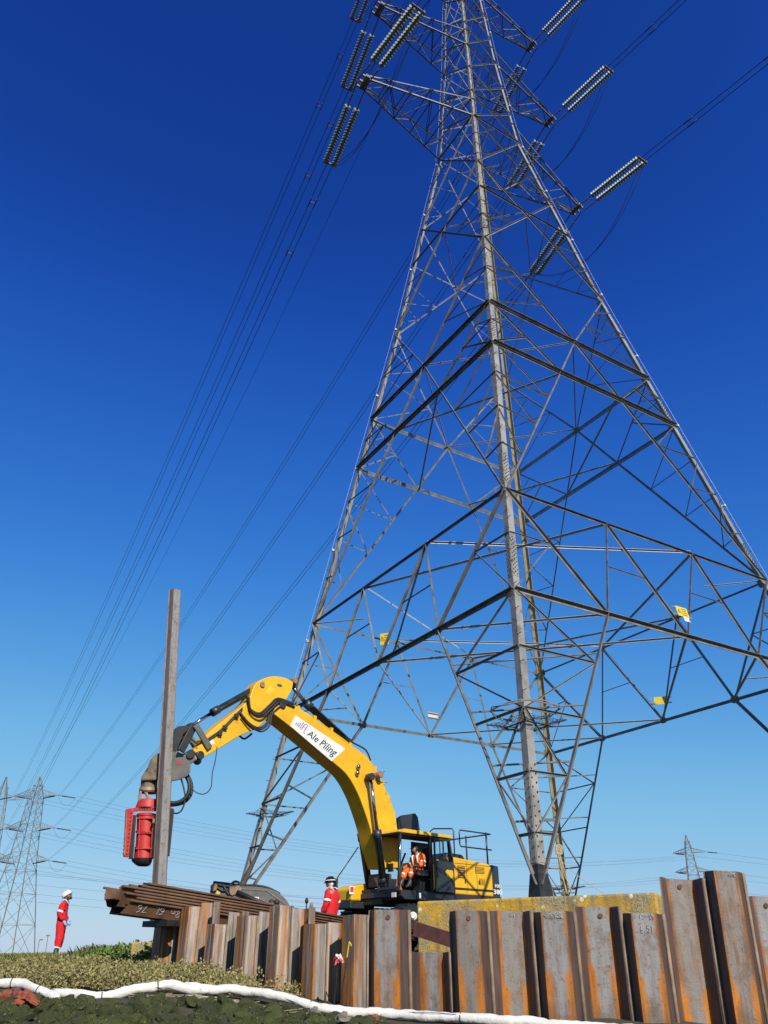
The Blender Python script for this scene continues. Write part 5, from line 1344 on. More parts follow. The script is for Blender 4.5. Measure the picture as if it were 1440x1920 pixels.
def person(loc, rz, J, label, cover, skin, helmet, boots=True, glove=None, hips_z=None, seated=False):
    """J: joints in the body's own axes (x forward, y left, z up)"""
    base = empty('person', loc, rz)
    tag(base, label, 'person')
    P = {k: Vector(v) for k, v in J.items()}
    names = ['pelvis', 'belly', 'chest', 'neck', 'head', 'crown', 'shL', 'elL', 'wrL', 'shR', 'elR', 'wrR', 'hipL', 'knL', 'anL', 'toL', 'hipR', 'knR', 'anR', 'toR']
    rad = [.13, .13, .15, .055, .088, .075, .06, .045, .032, .06, .045, .032, .085, .06, .045, .035, .085, .06, .045, .035]
    E_ = [(0, 1), (1, 2), (2, 3), (3, 4), (4, 5), (2, 6), (6, 7), (7, 8), (2, 9), (9, 10), (10, 11), (0, 12), (12, 13), (13, 14), (14, 15), (0, 16), (16, 17), (17, 18), (18, 19)]
    V = [P[n] for n in names]; E_ = list(E_); rd = list(rad)
    for s, w, el in (('L', 8, 7), ('R', 11, 10)):     # palm and five fingers
        d = (V[w] - V[el]).normalized(); side_ = d.cross(Vector((0, 1, 0))).normalized(); palm = len(V); V.append(V[w] + d * .075); rd.append((.038, .022)); E_.append((w, palm))
        if side_.length < .1: side_ = Vector((1, 0, 0))
        for k, ln in enumerate((.065, .075, .072, .055)):
            i = len(V); off = side_ * (.028 - .019 * k)
            V += [V[palm] + off + d * .035, V[palm] + off + d * (.035 + ln * .55) + Vector((0, -.012 if s == 'L' else .012, 0)), V[palm] + off + d * (.03 + ln * .9) + Vector((0, -.035 if s == 'L' else .035, 0))]
            rd += [.009, .009, .008]; E_ += [(palm, i), (i, i + 1), (i + 1, i + 2)]
        i = len(V); V += [V[w] + d * .04 + side_ * .04, V[w] + d * .085 + side_ * .058]; rd += [.011, .010]; E_ += [(w, i), (i, i + 1)]
    body = skin_obj('body', V, E_, rd, skin, base, 0, 1)
    # clothing
    n2 = ['pelvis', 'belly', 'chest', 'collar', 'shL', 'elL', 'cuL', 'shR', 'elR', 'cuR', 'hipL', 'knL', 'cfL', 'hipR', 'knR', 'cfR']
    P['collar'] = P['chest'].lerp(P['neck'], .75)
    for s in 'LR':
        P['cu' + s] = P['el' + s].lerp(P['wr' + s], .95); P['cf' + s] = P['kn' + s].lerp(P['an' + s], .62 if boots else .95)
    r2 = [(.20, .175), (.205, .18), (.215, .19), .09, .112, .09, .066, .112, .09, .066, .145, .118, .095, .145, .118, .095]
    e2 = [(0, 1), (1, 2), (2, 3), (2, 4), (4, 5), (5, 6), (2, 7), (7, 8), (8, 9), (0, 10), (10, 11), (11, 12), (0, 13), (13, 14), (14, 15)]
    suit = skin_obj('coverall', [P[n] for n in n2], e2, r2, cover, base, 0, 2)
    tx = bpy.data.textures.new('folds', 'CLOUDS'); tx.noise_scale = .09
    dm = suit.modifiers.new('folds', 'DISPLACE'); dm.texture = tx; dm.strength = .045; dm.mid_level = .5
    def band(a, b, t, r, w=.05, n=14):
        d = (b - a).normalized(); c = a.lerp(b, t); m = MB(); m.tube([c - d * w / 2, c + d * w / 2], r, n, False); m.build('reflective_band', SILVER, base)
    for s in 'LR':
        band(P['sh' + s], P['el' + s], .78, .098); band(P['kn' + s], P['an' + s], .52 if boots and not seated else .28, .104, .03 if not seated else .05)
        d = P['chest'].lerp(P['sh' + s], .62)
        if not seated:
            m = MB(); m.tube([d + Vector((-.10, 0, .10)), d + Vector((-.03, 0, .145)), d + Vector((.05, 0, .135)), d + Vector((.11, 0, .06))], .012, 6); m.build('reflective_band', SILVER, base)
    if boots:
        for s in 'LR':
            k_, a_, t_ = P['kn' + s], P['an' + s], P['to' + s]
            skin_obj('boot', [k_.lerp(a_, .5), a_ + Vector((0, 0, .0)), a_ + Vector((-.05, 0, -.05)), t_], [(0, 1), (1, 2), (1, 3)], [.07, .062, .05, (.05, .04)], BOOT, base, 1, 1)
    if glove:
        for s, w, el in (('L', 'wrL', 'elL'), ('R', 'wrR', 'elR')):
            d = (P[w] - P[el]).normalized()
            skin_obj('glove', [P[w] - d * .03, P[w] + d * .06, P[w] + d * .12, P[w] + d * .17], [(0, 1), (1, 2), (2, 3)], [.042, .05, .047, .03], glove, base, 0, 1)
    # face, hair, helmet: built in the head's own frame
    H = P['head']; up = (P['crown'] - P['neck']).normalized(); fw = P['face'].normalized(); fw = (fw - up * fw.dot(up)).normalized(); lf = up.cross(fw)
    def hd(x, y, z): return H + fw * x + lf * y + up * z
    m = MB(); m.ball((0, 0, 0), 1, 14, 10); vs = []
    for v in m.v:
        x, y, z = v; vs.append(hd(x * .098 + .012 - (.02 if z > .5 else 0) + (.012 if z < -.2 else 0) * max(0, x), y * .076 * (1 - .18 * max(0, -z)), z * .118 + .015))
    m.v = [tuple(v) for v in vs]; head = m.build('face', skin, base)
    m = MB(); m.hexa([hd(*q) for q in ((.10, -.014, -.02), (.135, -.014, -.025), (.135, .014, -.025), (.10, .014, -.02), (.095, -.006, .03), (.108, -.006, .03), (.108, .006, .03), (.095, .006, .03))]); m.build('nose', skin, head)
    m = MB(); m.hexa([hd(*q) for q in ((.095, -.022, -.055), (.112, -.02, -.055), (.112, .02, -.055), (.095, .022, -.055), (.095, -.022, -.047), (.112, -.02, -.047), (.112, .02, -.047), (.095, .022, -.047))]); m.build('mouth', SKIN_D, head)
    for s in (-1, 1):
        m = MB(); m.ball(hd(.094, s * .032, .028), .012, 8, 6); m.build('eye', INK, head)
        m = MB(); m.ball(hd(0, s * .078, .0), .03, 8, 6, (.7, .35, 1)); m.build('ear', skin, head)
    return base, P, hd, head

def helmet_on(base, hd, mat, band=None, peak=True):
    m = MB(); n, rg_ = 20, 7; vs, fs = [], []
    for i in range(rg_):
        ph = math.pi / 2 * i / (rg_ - 1)
        for k in range(n):
            a = 2 * math.pi * k / n; vs.append(hd(math.cos(ph) * math.cos(a) * .142 - .005, math.cos(ph) * math.sin(a) * .118, .05 + math.sin(ph) * .115))
    fs = [(i * n + k, i * n + (k + 1) % n, (i + 1) * n + (k + 1) % n, (i + 1) * n + k) for i in range(rg_ - 1) for k in range(n)] + [tuple(reversed(range(n)))]
    m.add(vs, fs, True); h = m.build('helmet', mat, base)
    m = MB(); rim, out = [], []
    for k in range(n):
        a = 2 * math.pi * k / n; e = .010 + (.03 * max(0, math.cos(a)) ** 2 if peak else 0); rim.append(hd(math.cos(a) * .140 - .005, math.sin(a) * .116, .052)); out.append(hd(math.cos(a) * (.142 + e) - .005, math.sin(a) * (.118 + e * .6), .046))
    low = [p - (hd(0, 0, .01) - hd(0, 0, 0)) for p in rim + out]
    m.add(rim + out + low, [(k, (k + 1) % n, n + (k + 1) % n, n + k) for k in range(n)] + [(2 * n + k, 3 * n + k, 3 * n + (k + 1) % n, 2 * n + (k + 1) % n) for k in range(n)] + [(n + k, n + (k + 1) % n, 3 * n + (k + 1) % n, 3 * n + k) for k in range(n)]); m.build('helmet_brim', mat, h)
    m = MB(); m.tube([hd(-.145, 0, .09), hd(-.10, 0, .155), hd(0, 0, .172), hd(.09, 0, .155), hd(.135, 0, .095)], .014, 6); m.build('helmet_ridge', mat, h)
    if band:
        m = MB(); m.tube([hd(math.cos(t * .314) * .147 - .005, math.sin(t * .314) * .123, .075 + .01 * math.cos(t * .314)) for t in range(21)], .013, 6, False); m.build('helmet_band', band, h)
    return h

# man on the bank looking up
mx_, my_ = at(103, 1797, 25.0).x, 25.0; mz_ = gz(mx_, my_) + 0.02
SC_ = (at(122, 1669, 25.0).z - mz_) / 1.80
J1 = dict(pelvis=(.0, 0, .97), belly=(.01, 0, 1.12), chest=(.0, 0, 1.34), neck=(.0, 0, 1.52), head=(.05, 0, 1.62), crown=(-.10, 0, 1.665), face=(.85, 0, .55),
          shL=(.0, .19, 1.42), elL=(-.03, .25, 1.16), wrL=(.13, .16, .98), shR=(.0, -.19, 1.42), elR=(-.05, -.25, 1.15), wrR=(.10, -.20, .96),
          hipL=(0, .095, .92), knL=(.03, .10, .50), anL=(-.03, .11, .09), toL=(.13, .12, .03), hipR=(0, -.095, .92), knR=(.05, -.10, .50), anR=(-.01, -.11, .09), toR=(.16, -.12, .03))
mb_, P_, hd_, hf = person((mx_, my_, mz_), R(8), J1, 'man in red coveralls and white helmet standing on the bank looking up', COVER_RED, SKIN_D, None, True, GLOVE)
mb_.scale = (SC_, SC_, SC_)
helmet_on(mb_, hd_, HELMET_W)
m = MB(); m.ball(hd_(.045, 0, -.07), .062, 10, 6, (1, .95, .55)); m.build('beard', HAIR, hf)
m = MB(); m.hexa([hd_(*q) for q in ((.09, -.06, .012), (.112, -.05, .012), (.112, .05, .012), (.09, .06, .012), (.09, -.06, .042), (.112, -.05, .042), (.112, .05, .042), (.09, .06, .042))]); m.build('safety_glasses', INK, hf)
m = MB(); m.tube([hd_(-.02, -.08, .06), hd_(.0, -.083, -.06), hd_(.05, -.05, -.115), hd_(.06, 0, -.12), hd_(.05, .05, -.115), hd_(.0, .083, -.06), hd_(-.02, .08, .06)], .007, 5); m.build('chin_strap', INK, hf)

# man behind the wall seen from the back, facing the machine on the left
mx_, my_ = at(621, 1700, 20.8).x, 20.8; mz_ = gz(mx_, my_)
SC_ = (at(615, 1643, 20.8).z - mz_) / 1.82
J2 = dict(pelvis=(0, 0, .97), belly=(.0, 0, 1.13), chest=(-.02, 0, 1.36), neck=(.01, 0, 1.53), head=(.05, 0, 1.64), crown=(.04, 0, 1.75), face=(1, 0, -.12),
          shL=(-.01, .20, 1.44), elL=(-.02, .28, 1.16), wrL=(.12, .26, .93), shR=(-.01, -.20, 1.44), elR=(-.04, -.27, 1.16), wrR=(.10, -.24, .93),
          hipL=(0, .10, .92), knL=(.02, .11, .5), anL=(-.02, .12, .09), toL=(.14, .13, .03), hipR=(0, -.10, .92), knR=(.02, -.11, .5), anR=(-.02, -.12, .09), toR=(.14, -.13, .03))
mb_, P_, hd_, hf = person((mx_, my_, mz_), R(155), J2, 'man in red coveralls and black helmet standing behind the wall, back turned', COVER_RED, SKIN, None)
mb_.scale = (SC_, SC_, SC_)
helmet_on(mb_, hd_, HELMET_B, HELMET_W)
m = MB(); m.ball(hd_(-.045, 0, -.01), .07, 10, 6, (.75, .9, .8)); m.build('neck_cloth', WHITE, hf)

# operator in the cab: joints in the excavator's axes
ol = exm @ Vector((0.78, 0.92, 2.02 - 0.55 * 1.06))
J3 = dict(pelvis=(.02, 0, .62), belly=(.01, 0, .78), chest=(.06, 0, 1.0), neck=(.14, 0, 1.17), head=(.20, 0, 1.27), crown=(.19, 0, 1.38), face=(1, 0, -.35),
          shL=(.05, .20, 1.08), elL=(.14, .29, .80), wrL=(.40, .24, .74), shR=(.05, -.20, 1.08), elR=(.14, -.29, .80), wrR=(.40, -.24, .74),
          hipL=(.05, .10, .60), knL=(.50, .15, .64), anL=(.62, .16, .20), toL=(.80, .17, .12), hipR=(.05, -.10, .60), knR=(.50, -.15, .62), anR=(.70, -.16, .20), toR=(.88, -.16, .14))
mb_, P_, hd_, hf = person(ol, math.pi + EA, J3, 'operator in orange high-visibility clothing and black cap seated in the cab', COVER_ORANGE, SKIN, None, True, None, seated=True)
m = MB(); n = 16; vs = []
for i in range(6):
    ph = math.pi / 2 * i / 5
    for k in range(n): a = 2 * math.pi * k / n; vs.append(hd_(math.cos(ph) * math.cos(a) * .108, math.cos(ph) * math.sin(a) * .088, .05 + math.sin(ph) * .09))
m.add(vs, [(i * n + k, i * n + (k + 1) % n, (i + 1) * n + (k + 1) % n, (i + 1) * n + k) for i in range(5) for k in range(n)], True); m.add([hd_(.09, -.07, .052), hd_(.19, -.045, .035), hd_(.19, .045, .035), hd_(.09, .07, .052), hd_(.09, -.07, .06), hd_(.19, -.045, .043), hd_(.19, .045, .043), hd_(.09, .07, .06)], [(0, 1, 2, 3), (4, 7, 6, 5), (0, 4, 5, 1), (1, 5, 6, 2), (2, 6, 7, 3)]); cp_ = m.build('cap', HAIR, mb_)
for s in (-1, 1): m = MB(); m.ball(hd_(0, s * .095, .0), .048, 8, 6, (1, .6, 1.2)); m.build('ear_defender', INK, hf)
m = MB(); m.tube([hd_(0, .1, .03), hd_(-.01, .07, .13), hd_(-.01, 0, .155), hd_(-.01, -.07, .13), hd_(0, -.1, .03)], .012, 5); m.build('headband', INK, hf)
for s in (.11, -.11):
    m = MB(); m.tube([P_['chest'] + Vector((.02, s, .17)), P_['chest'] + Vector((.17, s, .05)), P_['belly'] + Vector((.17, s, 0))], .03, 6); m.build('reflective_band', SILVER, mb_)
m = MB(); m.tube([P_['belly'] + Vector((math.cos(t * .45) * .17, math.sin(t * .45) * .2, 0)) for t in range(15)], .028, 6, False); m.build('reflective_band', SILVER, mb_)
for s in 'LR':
    m = MB(); a_, b_ = P_['hip' + s], P_['kn' + s]; c_ = a_.lerp(b_, .62); d_ = (b_ - a_).normalized(); m.tube([c_ - d_ * .03, c_ + d_ * .03], .132, 14, False); m.build('reflective_band', SILVER, mb_)

# ------------------------------------------------------------------ rope tied at the rear leg
rp = MB()
def strand(pts, r=.016, Y=26.0):
    P = [at(a, b, Y) for a, b in pts]; out = []
    for i in range(len(P) - 1):
        p0, p1, p2, p3 = P[max(i - 1, 0)], P[i], P[i + 1], P[min(i + 2, len(P) - 1)]
        for k in range(4):
            t = k / 4; out.append(0.5 * ((2 * p1) + (p2 - p0) * t + (2 * p0 - 5 * p1 + 4 * p2 - p3) * t * t + (3 * p1 - p0 - 3 * p2 + p3) * t ** 3))
    out.append(P[-1]); rp.tube(out, r, 6)
YR = 21.3
for k in range(5): strand([(1041, 1588 + 2 * k), (1048, 1584 + 3 * k), (1054, 1588 + 3 * k), (1050, 1594 + 2 * k), (1042, 1592 + 2 * k)], .018, YR)
strand([(1047, 1597), (1052, 1615), (1058, 1640), (1068, 1660), (1073, 1676)], .012, YR); strand([(1049, 1597), (1055, 1620), (1064, 1650), (1070, 1676)], .011, YR); strand([(1046, 1600), (1055, 1640), (1062, 1676)], .011, YR)
strand([(1047, 1608), (1080, 1640), (1130, 1674)], .008, YR); strand([(1044, 1620), (1058, 1655), (1064, 1676)], .01, YR)
tag(rp.build('rope', ROPE), 'cream rope knotted round the tower brace with loose ends hanging to the block', 'rope')

# ------------------------------------------------------------------ far towers
def far_tower(loc, rz, H, label, arms, T=8.0, base=6.4, mat=FARSTEEL, th=0.22, name='lattice_tower', peak=True):
    o = empty(name, loc, rz); tag(o, label, 'pylon', 'far towers on the skyline')
    aw = arms[0]
    def w(h): return float(np.interp(h, [0, aw, arms[-1], H - 3.2, H], [base, base * .44, base * .24, base * .2, 0.12]))
    C = lambda sx, sy, h: Vector((sx * w(h), sy * w(h), h))
    for sx, sy in ((-1, -1), (1, -1), (1, 1), (-1, 1)):
        m = MB()
        for a, b in zip([0, aw, arms[-1]], [aw, arms[-1], H]): m.bar(C(sx, sy, a), C(sx, sy, b), th, th)
        m.build('leg', mat, o)
    lv = [0]; h = 0
    while h < arms[-1] + 3:
        h += max(2.4, w(h) * 1.55); lv.append(min(h, H - 1))
    lc = MB()
    for a, b in zip(lv[:-1], lv[1:]):
        for k in range(4):
            q = ((-1, -1), (1, -1), (1, 1), (-1, 1)); p0, p1 = q[k], q[(k + 1) % 4]
            lc.bar(C(*p0, a), C(*p1, b), th * .36, th * .36); lc.bar(C(*p1, a), C(*p0, b), th * .36, th * .36); lc.bar(C(*p0, b), C(*p1, b), th * .34, th * .34)
    tag(lc.build('lacing', mat, o), kind='stuff')
    for li, h in enumerate(arms):
        for s in (-1, 1):
            m = MB(); tip = Vector((s * (T - .5 * li), 0, h))
            for sy in (-1, 1):
                m.bar(C(s, sy, h), tip, th * .7, th * .7); m.bar(C(s, sy, h + 1.9), tip + Vector((0, 0, .25)), th * .6, th * .6)
                for k in range(1, 5):
                    t = k / 5; m.bar(C(s, sy, h).lerp(tip, t), C(s, sy, h + 1.9).lerp(tip, t - .1), th * .4, th * .4)
            m.build('crossarm', mat, o)
    return o
def strings(o, li, s, d, T, h, L_=5.2, drop=.7, mat=DARKSTEEL, r=.16):
    tip = Vector((s * (T - .5 * li), 0, h)); e = tip + d * L_ + Vector((0, 0, -drop))
    m = MB(); m.tube([tip, tip.lerp(e, .2), tip.lerp(e, .22), tip.lerp(e, .95), tip.lerp(e, .96), e], [.05, .05, r, r, .06, .06], 7); m.build('insulator', mat, o)
    return o.matrix_basis @ e
ftw = far_tower(FT, R(-6), 50.5, 'far lattice pylon on the left skyline behind the man in red', FARM, 8.0)
edge = far_tower(Vector((at(11, 1463, 300).x, 300.0, -.5)), R(10), 61.0, 'pale pylon cut by the left edge of the picture', [33, 43, 53], 8.0)
CT = Vector((139.0, 385.0, -0.5))
right_t = far_tower(CT, R(-25), 50.0, 'small far pylon above the tall sheet piles on the right', [27, 34.5, 42.5], 8.0, th=.3)
side_dir = Vector((0.985, 0.17, 0))
for li, h in enumerate(FARM):
    for s in (-1, 1):
        e = strings(ftw, li, s, Vector((1, 0.22, 0)), 8.0, h); strings(ftw, li, s, Vector((-1, 0.1, 0)), 8.0, h)
        tgt = right_t.matrix_basis @ Vector((s * (8 - .5 * li), 0, [27, 34.5, 42.5][li] - 1.5))
        for q in (-.28, .28):
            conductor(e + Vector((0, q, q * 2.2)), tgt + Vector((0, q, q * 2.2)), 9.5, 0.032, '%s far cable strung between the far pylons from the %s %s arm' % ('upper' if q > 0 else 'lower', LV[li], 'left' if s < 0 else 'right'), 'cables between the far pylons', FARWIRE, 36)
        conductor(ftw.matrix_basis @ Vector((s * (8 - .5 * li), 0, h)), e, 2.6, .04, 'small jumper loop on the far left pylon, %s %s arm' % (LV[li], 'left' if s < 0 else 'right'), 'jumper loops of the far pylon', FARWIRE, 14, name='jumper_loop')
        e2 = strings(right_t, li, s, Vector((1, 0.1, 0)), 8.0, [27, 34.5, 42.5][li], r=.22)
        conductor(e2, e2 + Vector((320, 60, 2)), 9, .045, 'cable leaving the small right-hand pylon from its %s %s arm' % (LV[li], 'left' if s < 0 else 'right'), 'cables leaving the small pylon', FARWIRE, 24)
for k, (z_, q) in enumerate(((19, 0), (19.6, 1), (15.5, 2), (12.2, 3), (9.5, 4))):
    conductor(Vector((-190, 330, z_ + 16)), Vector((330, 470, z_ + 9)), 11, .045, ['highest', 'second', 'third', 'fourth', 'lowest'][k] + ' of the low cables crossing far behind the works', 'low far cables', FARWIRE, 36)
conductor(FT + Vector((0, 0, 50.5)), tower.matrix_basis @ tl(0, 0, 76), 8, .02, 'single earth wire from the far pylon top to the tall tower', None, WIRE, 50)
for px_, h_, lab_ in ((90, 1754, 'thin far lamp mast behind the man on the bank'), (74, 1762, 'thin far pole with a pennant left of the man on the bank')):
    c = at(px_ - 6, 1800, 140.0); t = at(px_, h_, 140.0); m = MB(); zb = -.9; m.tube([Vector((0, 0, 0)), Vector((t.x - c.x, 0, t.z - zb))], .06, 6)
    o = m.build('mast', FARSTEEL, None, loc=(c.x, 140, zb)); tag(o, lab_, 'mast')
    m = MB(); m.box((t.x - c.x + (.3 if px_ == 74 else 0), 0, t.z - zb), (.45 if px_ == 74 else .5, .2, .2)); m.build('mast_head', RUSTFIT if px_ == 74 else FARSTEEL, o)

# ------------------------------------------------------------------ white sorbent socks along the shore
def sock(pts, r, label, seed):
    rr = random.Random(seed); P = [Vector(p) for p in pts]; out, rad = [], []
    for i in range(len(P) - 1):
        p0, p1, p2, p3 = P[max(i - 1, 0)], P[i], P[i + 1], P[min(i + 2, len(P) - 1)]
        n = max(6, int((p2 - p1).length / .06))
        for k in range(n):
            t = k / n; out.append(0.5 * ((2 * p1) + (p2 - p0) * t + (2 * p0 - 5 * p1 + 4 * p2 - p3) * t * t + (3 * p1 - p0 - 3 * p2 + p3) * t ** 3))
    out.append(P[-1]); N_ = len(out)
    for i, p in enumerate(out):
        e = min(i, N_ - 1 - i) * .06
        f = min(1, .35 + e * 3.2)
        p += Vector((0, noise.noise(p * 2.3) * .03, noise.noise(p * 3.1 + Vector((seed, 0, 0))) * .025)); rad.append(r * f * (1 + .22 * noise.noise(p * 5 + Vector((seed, 3, 0))) + .16 * noise.noise(p * 13)))
    c = out[0].copy(); m = MB(); m.tube([p - c for p in out], rad, 14); 
    m.v = [tuple(Vector(v) + Vector((noise.noise((Vector(v) + c) * 14), noise.noise((Vector(v) + c) * 14 + Vector((9, 0, 0))), noise.noise((Vector(v) + c) * 14 + Vector((0, 9, 0))))) * .009) for v in m.v]
    o = m.build('sorbent_sock', SOCK, None, loc=c); tag(o, label, 'sorbent sock', 'white socks along the shore')
    tw_ = MB(); tp_ = []
    for i in range(0, N_, 3):
        a = i * .21 + rr.random(); tp_.append(out[i] - c + Vector((0, -math.cos(a) * rad[i] * .9 - .02, math.sin(a * .6) * rad[i] * .8)))
    tw_.tube(tp_, .004, 4, False); tw_.build('twine', TWINE, o)
    for f in (.3, .62):
        i = int(N_ * f); d = (out[i + 1] - out[i - 1]).normalized(); b_ = MB(); b_.tube([out[i] - c - d * .008, out[i] - c + d * .008], rad[i] * 1.06, 12, False); b_.build('tie', TWINE, o)
    return o
def g_at(px, py, Y, lift=.0): p = at(px, py, Y); return p + Vector((0, 0, lift))
sock([g_at(-40, 1842, 12.5), g_at(30, 1844, 12.45), g_at(62, 1852, 12.3), g_at(95, 1866, 12.2), g_at(112, 1871, 12.15)], .056, 'shortest white sock, running out of the left edge beside the bricks', 1)
sock([g_at(98, 1857, 12.3), g_at(140, 1864, 12.2), g_at(190, 1867, 12.2), g_at(260, 1854, 12.5), g_at(320, 1849, 12.6), g_at(360, 1856, 12.6), g_at(392, 1858, 12.55)], .060, 'middle white sock bowing along the foot of the grey-green shrubs', 2)
sock([g_at(345, 1846, 12.75), g_at(385, 1853, 12.7), g_at(450, 1857, 12.75), g_at(520, 1868, 12.6), g_at(590, 1886, 12.4), g_at(645, 1898, 12.35), g_at(720, 1899, 12.4), g_at(800, 1905, 12.2), g_at(900, 1911, 11.9), g_at(1010, 1918, 11.7), g_at(1120, 1926, 11.5), g_at(1240, 1940, 11.3)], .060, 'longest white sock running along the foot of the sheet-pile wall', 3)

# ------------------------------------------------------------------ mossy rocks, bricks
def rock_mesh(seed, sq):
    bm = bmesh.new(); bmesh.ops.create_icosphere(bm, subdivisions=2, radius=1.0)
    for v in bm.verts:
        n_ = noise.noise(v.co * 1.3 + Vector((seed * 7.1, 0, 0))) * .62 + noise.noise(v.co * 3.2 + Vector((0, seed * 3.3, 0))) * .20 + noise.noise(v.co * 8 + Vector((0, seed * 3.3, 0))) * .06
        v.co *= (1 + n_); v.co.x *= sq[0]; v.co.y *= sq[1]; v.co.z *= sq[2]
    me_ = bpy.data.meshes.new('rock'); bm.to_mesh(me_); bm.free(); me_.materials.append(MOSSROCK); return me_
ROCKS = [rock_mesh(k, (random.uniform(.9, 1.3), random.uniform(.8, 1.1), random.uniform(.55, .8))) for k in range(7)]
rr = random.Random(11); n_r = 0; spots = []
while n_r < 262:
    px_, Y_ = rr.uniform(-30, 700), rr.uniform(9.9, 12.4)
    x_ = (px_ - 720) / 1671 * Y_
    lim = float(np.interp(px_, [0, 100, 190, 320, 500, 640, 900, 1150], [12.1, 11.85, 11.85, 12.25, 12.3, 12.0, 11.6, 11.2]))
    if Y_ > lim: continue
    sz = rr.uniform(.06, .14) * (1.25 if rr.random() < .15 else 1)
    if any((x_ - a) ** 2 + (Y_ - b) ** 2 < (.55 * (sz + c)) ** 2 for a, b, c in spots): continue
    spots.append((x_, Y_, sz)); n_r += 1
    o = bpy.data.objects.new('rock', ROCKS[rr.randrange(7)]); COL.objects.link(o)
    o.location = (x_, Y_, gz(x_, Y_) + sz * .25); o.scale = (sz, sz, sz * rr.uniform(.8, 1.2)); o.rotation_euler = (rr.uniform(-.4, .4), rr.uniform(-.4, .4), rr.uniform(0, 6.3))
    tag(o, 'dark green mossy rock among the rocks below the white socks', 'rock', 'mossy rocks on the shore')
for px_, Y_, sz, lab_ in ((640, 11.5, .085, 'pale bare stone just below the white sock left of the low pile'), (587, 11.8, .07, 'small pale stone under the white sock below the left piles')):
    x_ = (px_ - 720) / 1671 * Y_; me_ = ROCKS[1].copy(); me_.materials.clear(); me_.materials.append(PALEROCK)
    o = bpy.data.objects.new('rock', me_); COL.objects.link(o); o.location = (x_, Y_, gz(x_, Y_) + .12); o.scale = (sz, sz, sz); tag(o, lab_, 'rock')
rr = random.Random(5)
for k, (px_, py_, Y_, sz, lab_) in enumerate(((8, 1869, 11.7, .10, 'dark red broken brick at the left edge'), (30, 1862, 11.9, .07, 'brown brick lump below the short sock'), (48, 1872, 11.6, .10, 'bright orange broken brick, largest of the heap'), (62, 1876, 11.5, .065, 'orange brick fragment at the right end of the heap'), (36, 1880, 11.4, .05, 'small orange brick fragment lowest in the heap'), (703, 1910, 11.6, .05, 'tiny orange brick chip under the long sock'))):
    p = at(px_, py_, Y_); bm = bmesh.new(); bmesh.ops.create_cube(bm, size=2.0); bmesh.ops.subdivide_edges(bm, edges=bm.edges[:], cuts=2, use_grid_fill=True)
    for v in bm.verts:
        v.co = Vector((v.co.x * 1.1, v.co.y * .75, v.co.z * .5)) + Vector((noise.noise(v.co * 1.4 + Vector((k * 5, 0, 0))), noise.noise(v.co * 1.4 + Vector((0, k * 5, 0))), noise.noise(v.co * 1.4 + Vector((0, 0, k * 5))))) * .3
    me_ = bpy.data.meshes.new('brick'); bm.to_mesh(me_); bm.free(); me_.materials.append(BRICK if k != 1 else TIMBER)
    o = bpy.data.objects.new('broken_brick', me_); COL.objects.link(o); o.location = (p.x, p.y, max(p.z, gz(p.x, p.y) + sz * .2)); o.scale = (sz, sz, sz); o.rotation_euler = (rr.uniform(-.6, .6), rr.uniform(-.6, .6), rr.uniform(0, 6)); tag(o, lab_, 'brick', 'broken bricks on the shore')

# ------------------------------------------------------------------ vegetation
def scatter_quads(name, pts, sizes, mat, elong=1.8, seed=0, upright=0.3):
    """many small leaf-shaped faces as one mesh"""
    rs = np.random.RandomState(seed); n = len(pts); pts = np.asarray(pts); sizes = np.asarray(sizes)[:, None]
    d = rs.normal(size=(n, 3)); d[:, 2] = np.abs(d[:, 2]) * .6 + upright; d /= np.linalg.norm(d, axis=1, keepdims=True)
    t = rs.normal(size=(n, 3)); t -= d * (t * d).sum(1, keepdims=True); t /= np.linalg.norm(t, axis=1, keepdims=True)
    L_, W_ = sizes * elong, sizes
    v = np.stack([pts, pts + d * L_ * .5 + t * W_ * .5, pts + d * L_, pts + d * L_ * .5 - t * W_ * .5], 1).reshape(-1, 3)
    me_ = bpy.data.meshes.new(name); me_.vertices.add(4 * n); me_.vertices.foreach_set('co', v.ravel()); me_.loops.add(4 * n); me_.loops.foreach_set('vertex_index', np.arange(4 * n)); me_.polygons.add(n); me_.polygons.foreach_set('loop_start', np.arange(0, 4 * n, 4)); me_.update(calc_edges=True); me_.validate()
    me_.materials.append(mat); o = bpy.data.objects.new(name, me_); COL.objects.link(o); return o
rs = np.random.RandomState(3)
# grey-green shrub cover between the sock and the wall
c_ = []
while len(c_) < 850:
    px_, Y_ = rs.uniform(-60, 560), rs.uniform(12.6, 18.2)
    x_ = (px_ - 720) / 1671 * Y_; wl = np.interp(x_, [p.x for p in WALL], [p.y for p in WALL]) - .35
    if x_ > -4.6 and Y_ > wl: continue
    if Y_ < np.interp(px_, [0, 100, 200, 330, 400, 520, 560], [12.7, 12.6, 12.65, 12.85, 13.0, 12.9, 12.8]): continue
    if px_ > 470 and rs.rand() < .55: continue
    c_.append((x_, Y_))
c_ = np.array(c_); cz = ground_z(c_); P0 = []; S0 = []
for (x_, y_), z_ in zip(c_, cz):
    h = .10 + .22 * (noise.noise(Vector((x_ * 1.6, y_ * 1.6, 0))) + .5) * (.75 if y_ < 14 else 1) + .08 * rs.rand(); h = max(.06, min(h, .36)) * float(np.interp(y_, [14, 16, 18.2], [1, .8, .45])); k = 66
    q = rs.normal(size=(k, 3)); q /= np.linalg.norm(q, axis=1, keepdims=True); q *= (rs.rand(k, 1) ** .35)
    P0.append(np.column_stack([x_ + q[:, 0] * .16, y_ + q[:, 1] * .16, z_ + .02 + np.abs(q[:, 2]) * h])); S0.append(rs.uniform(.014, .032, k))
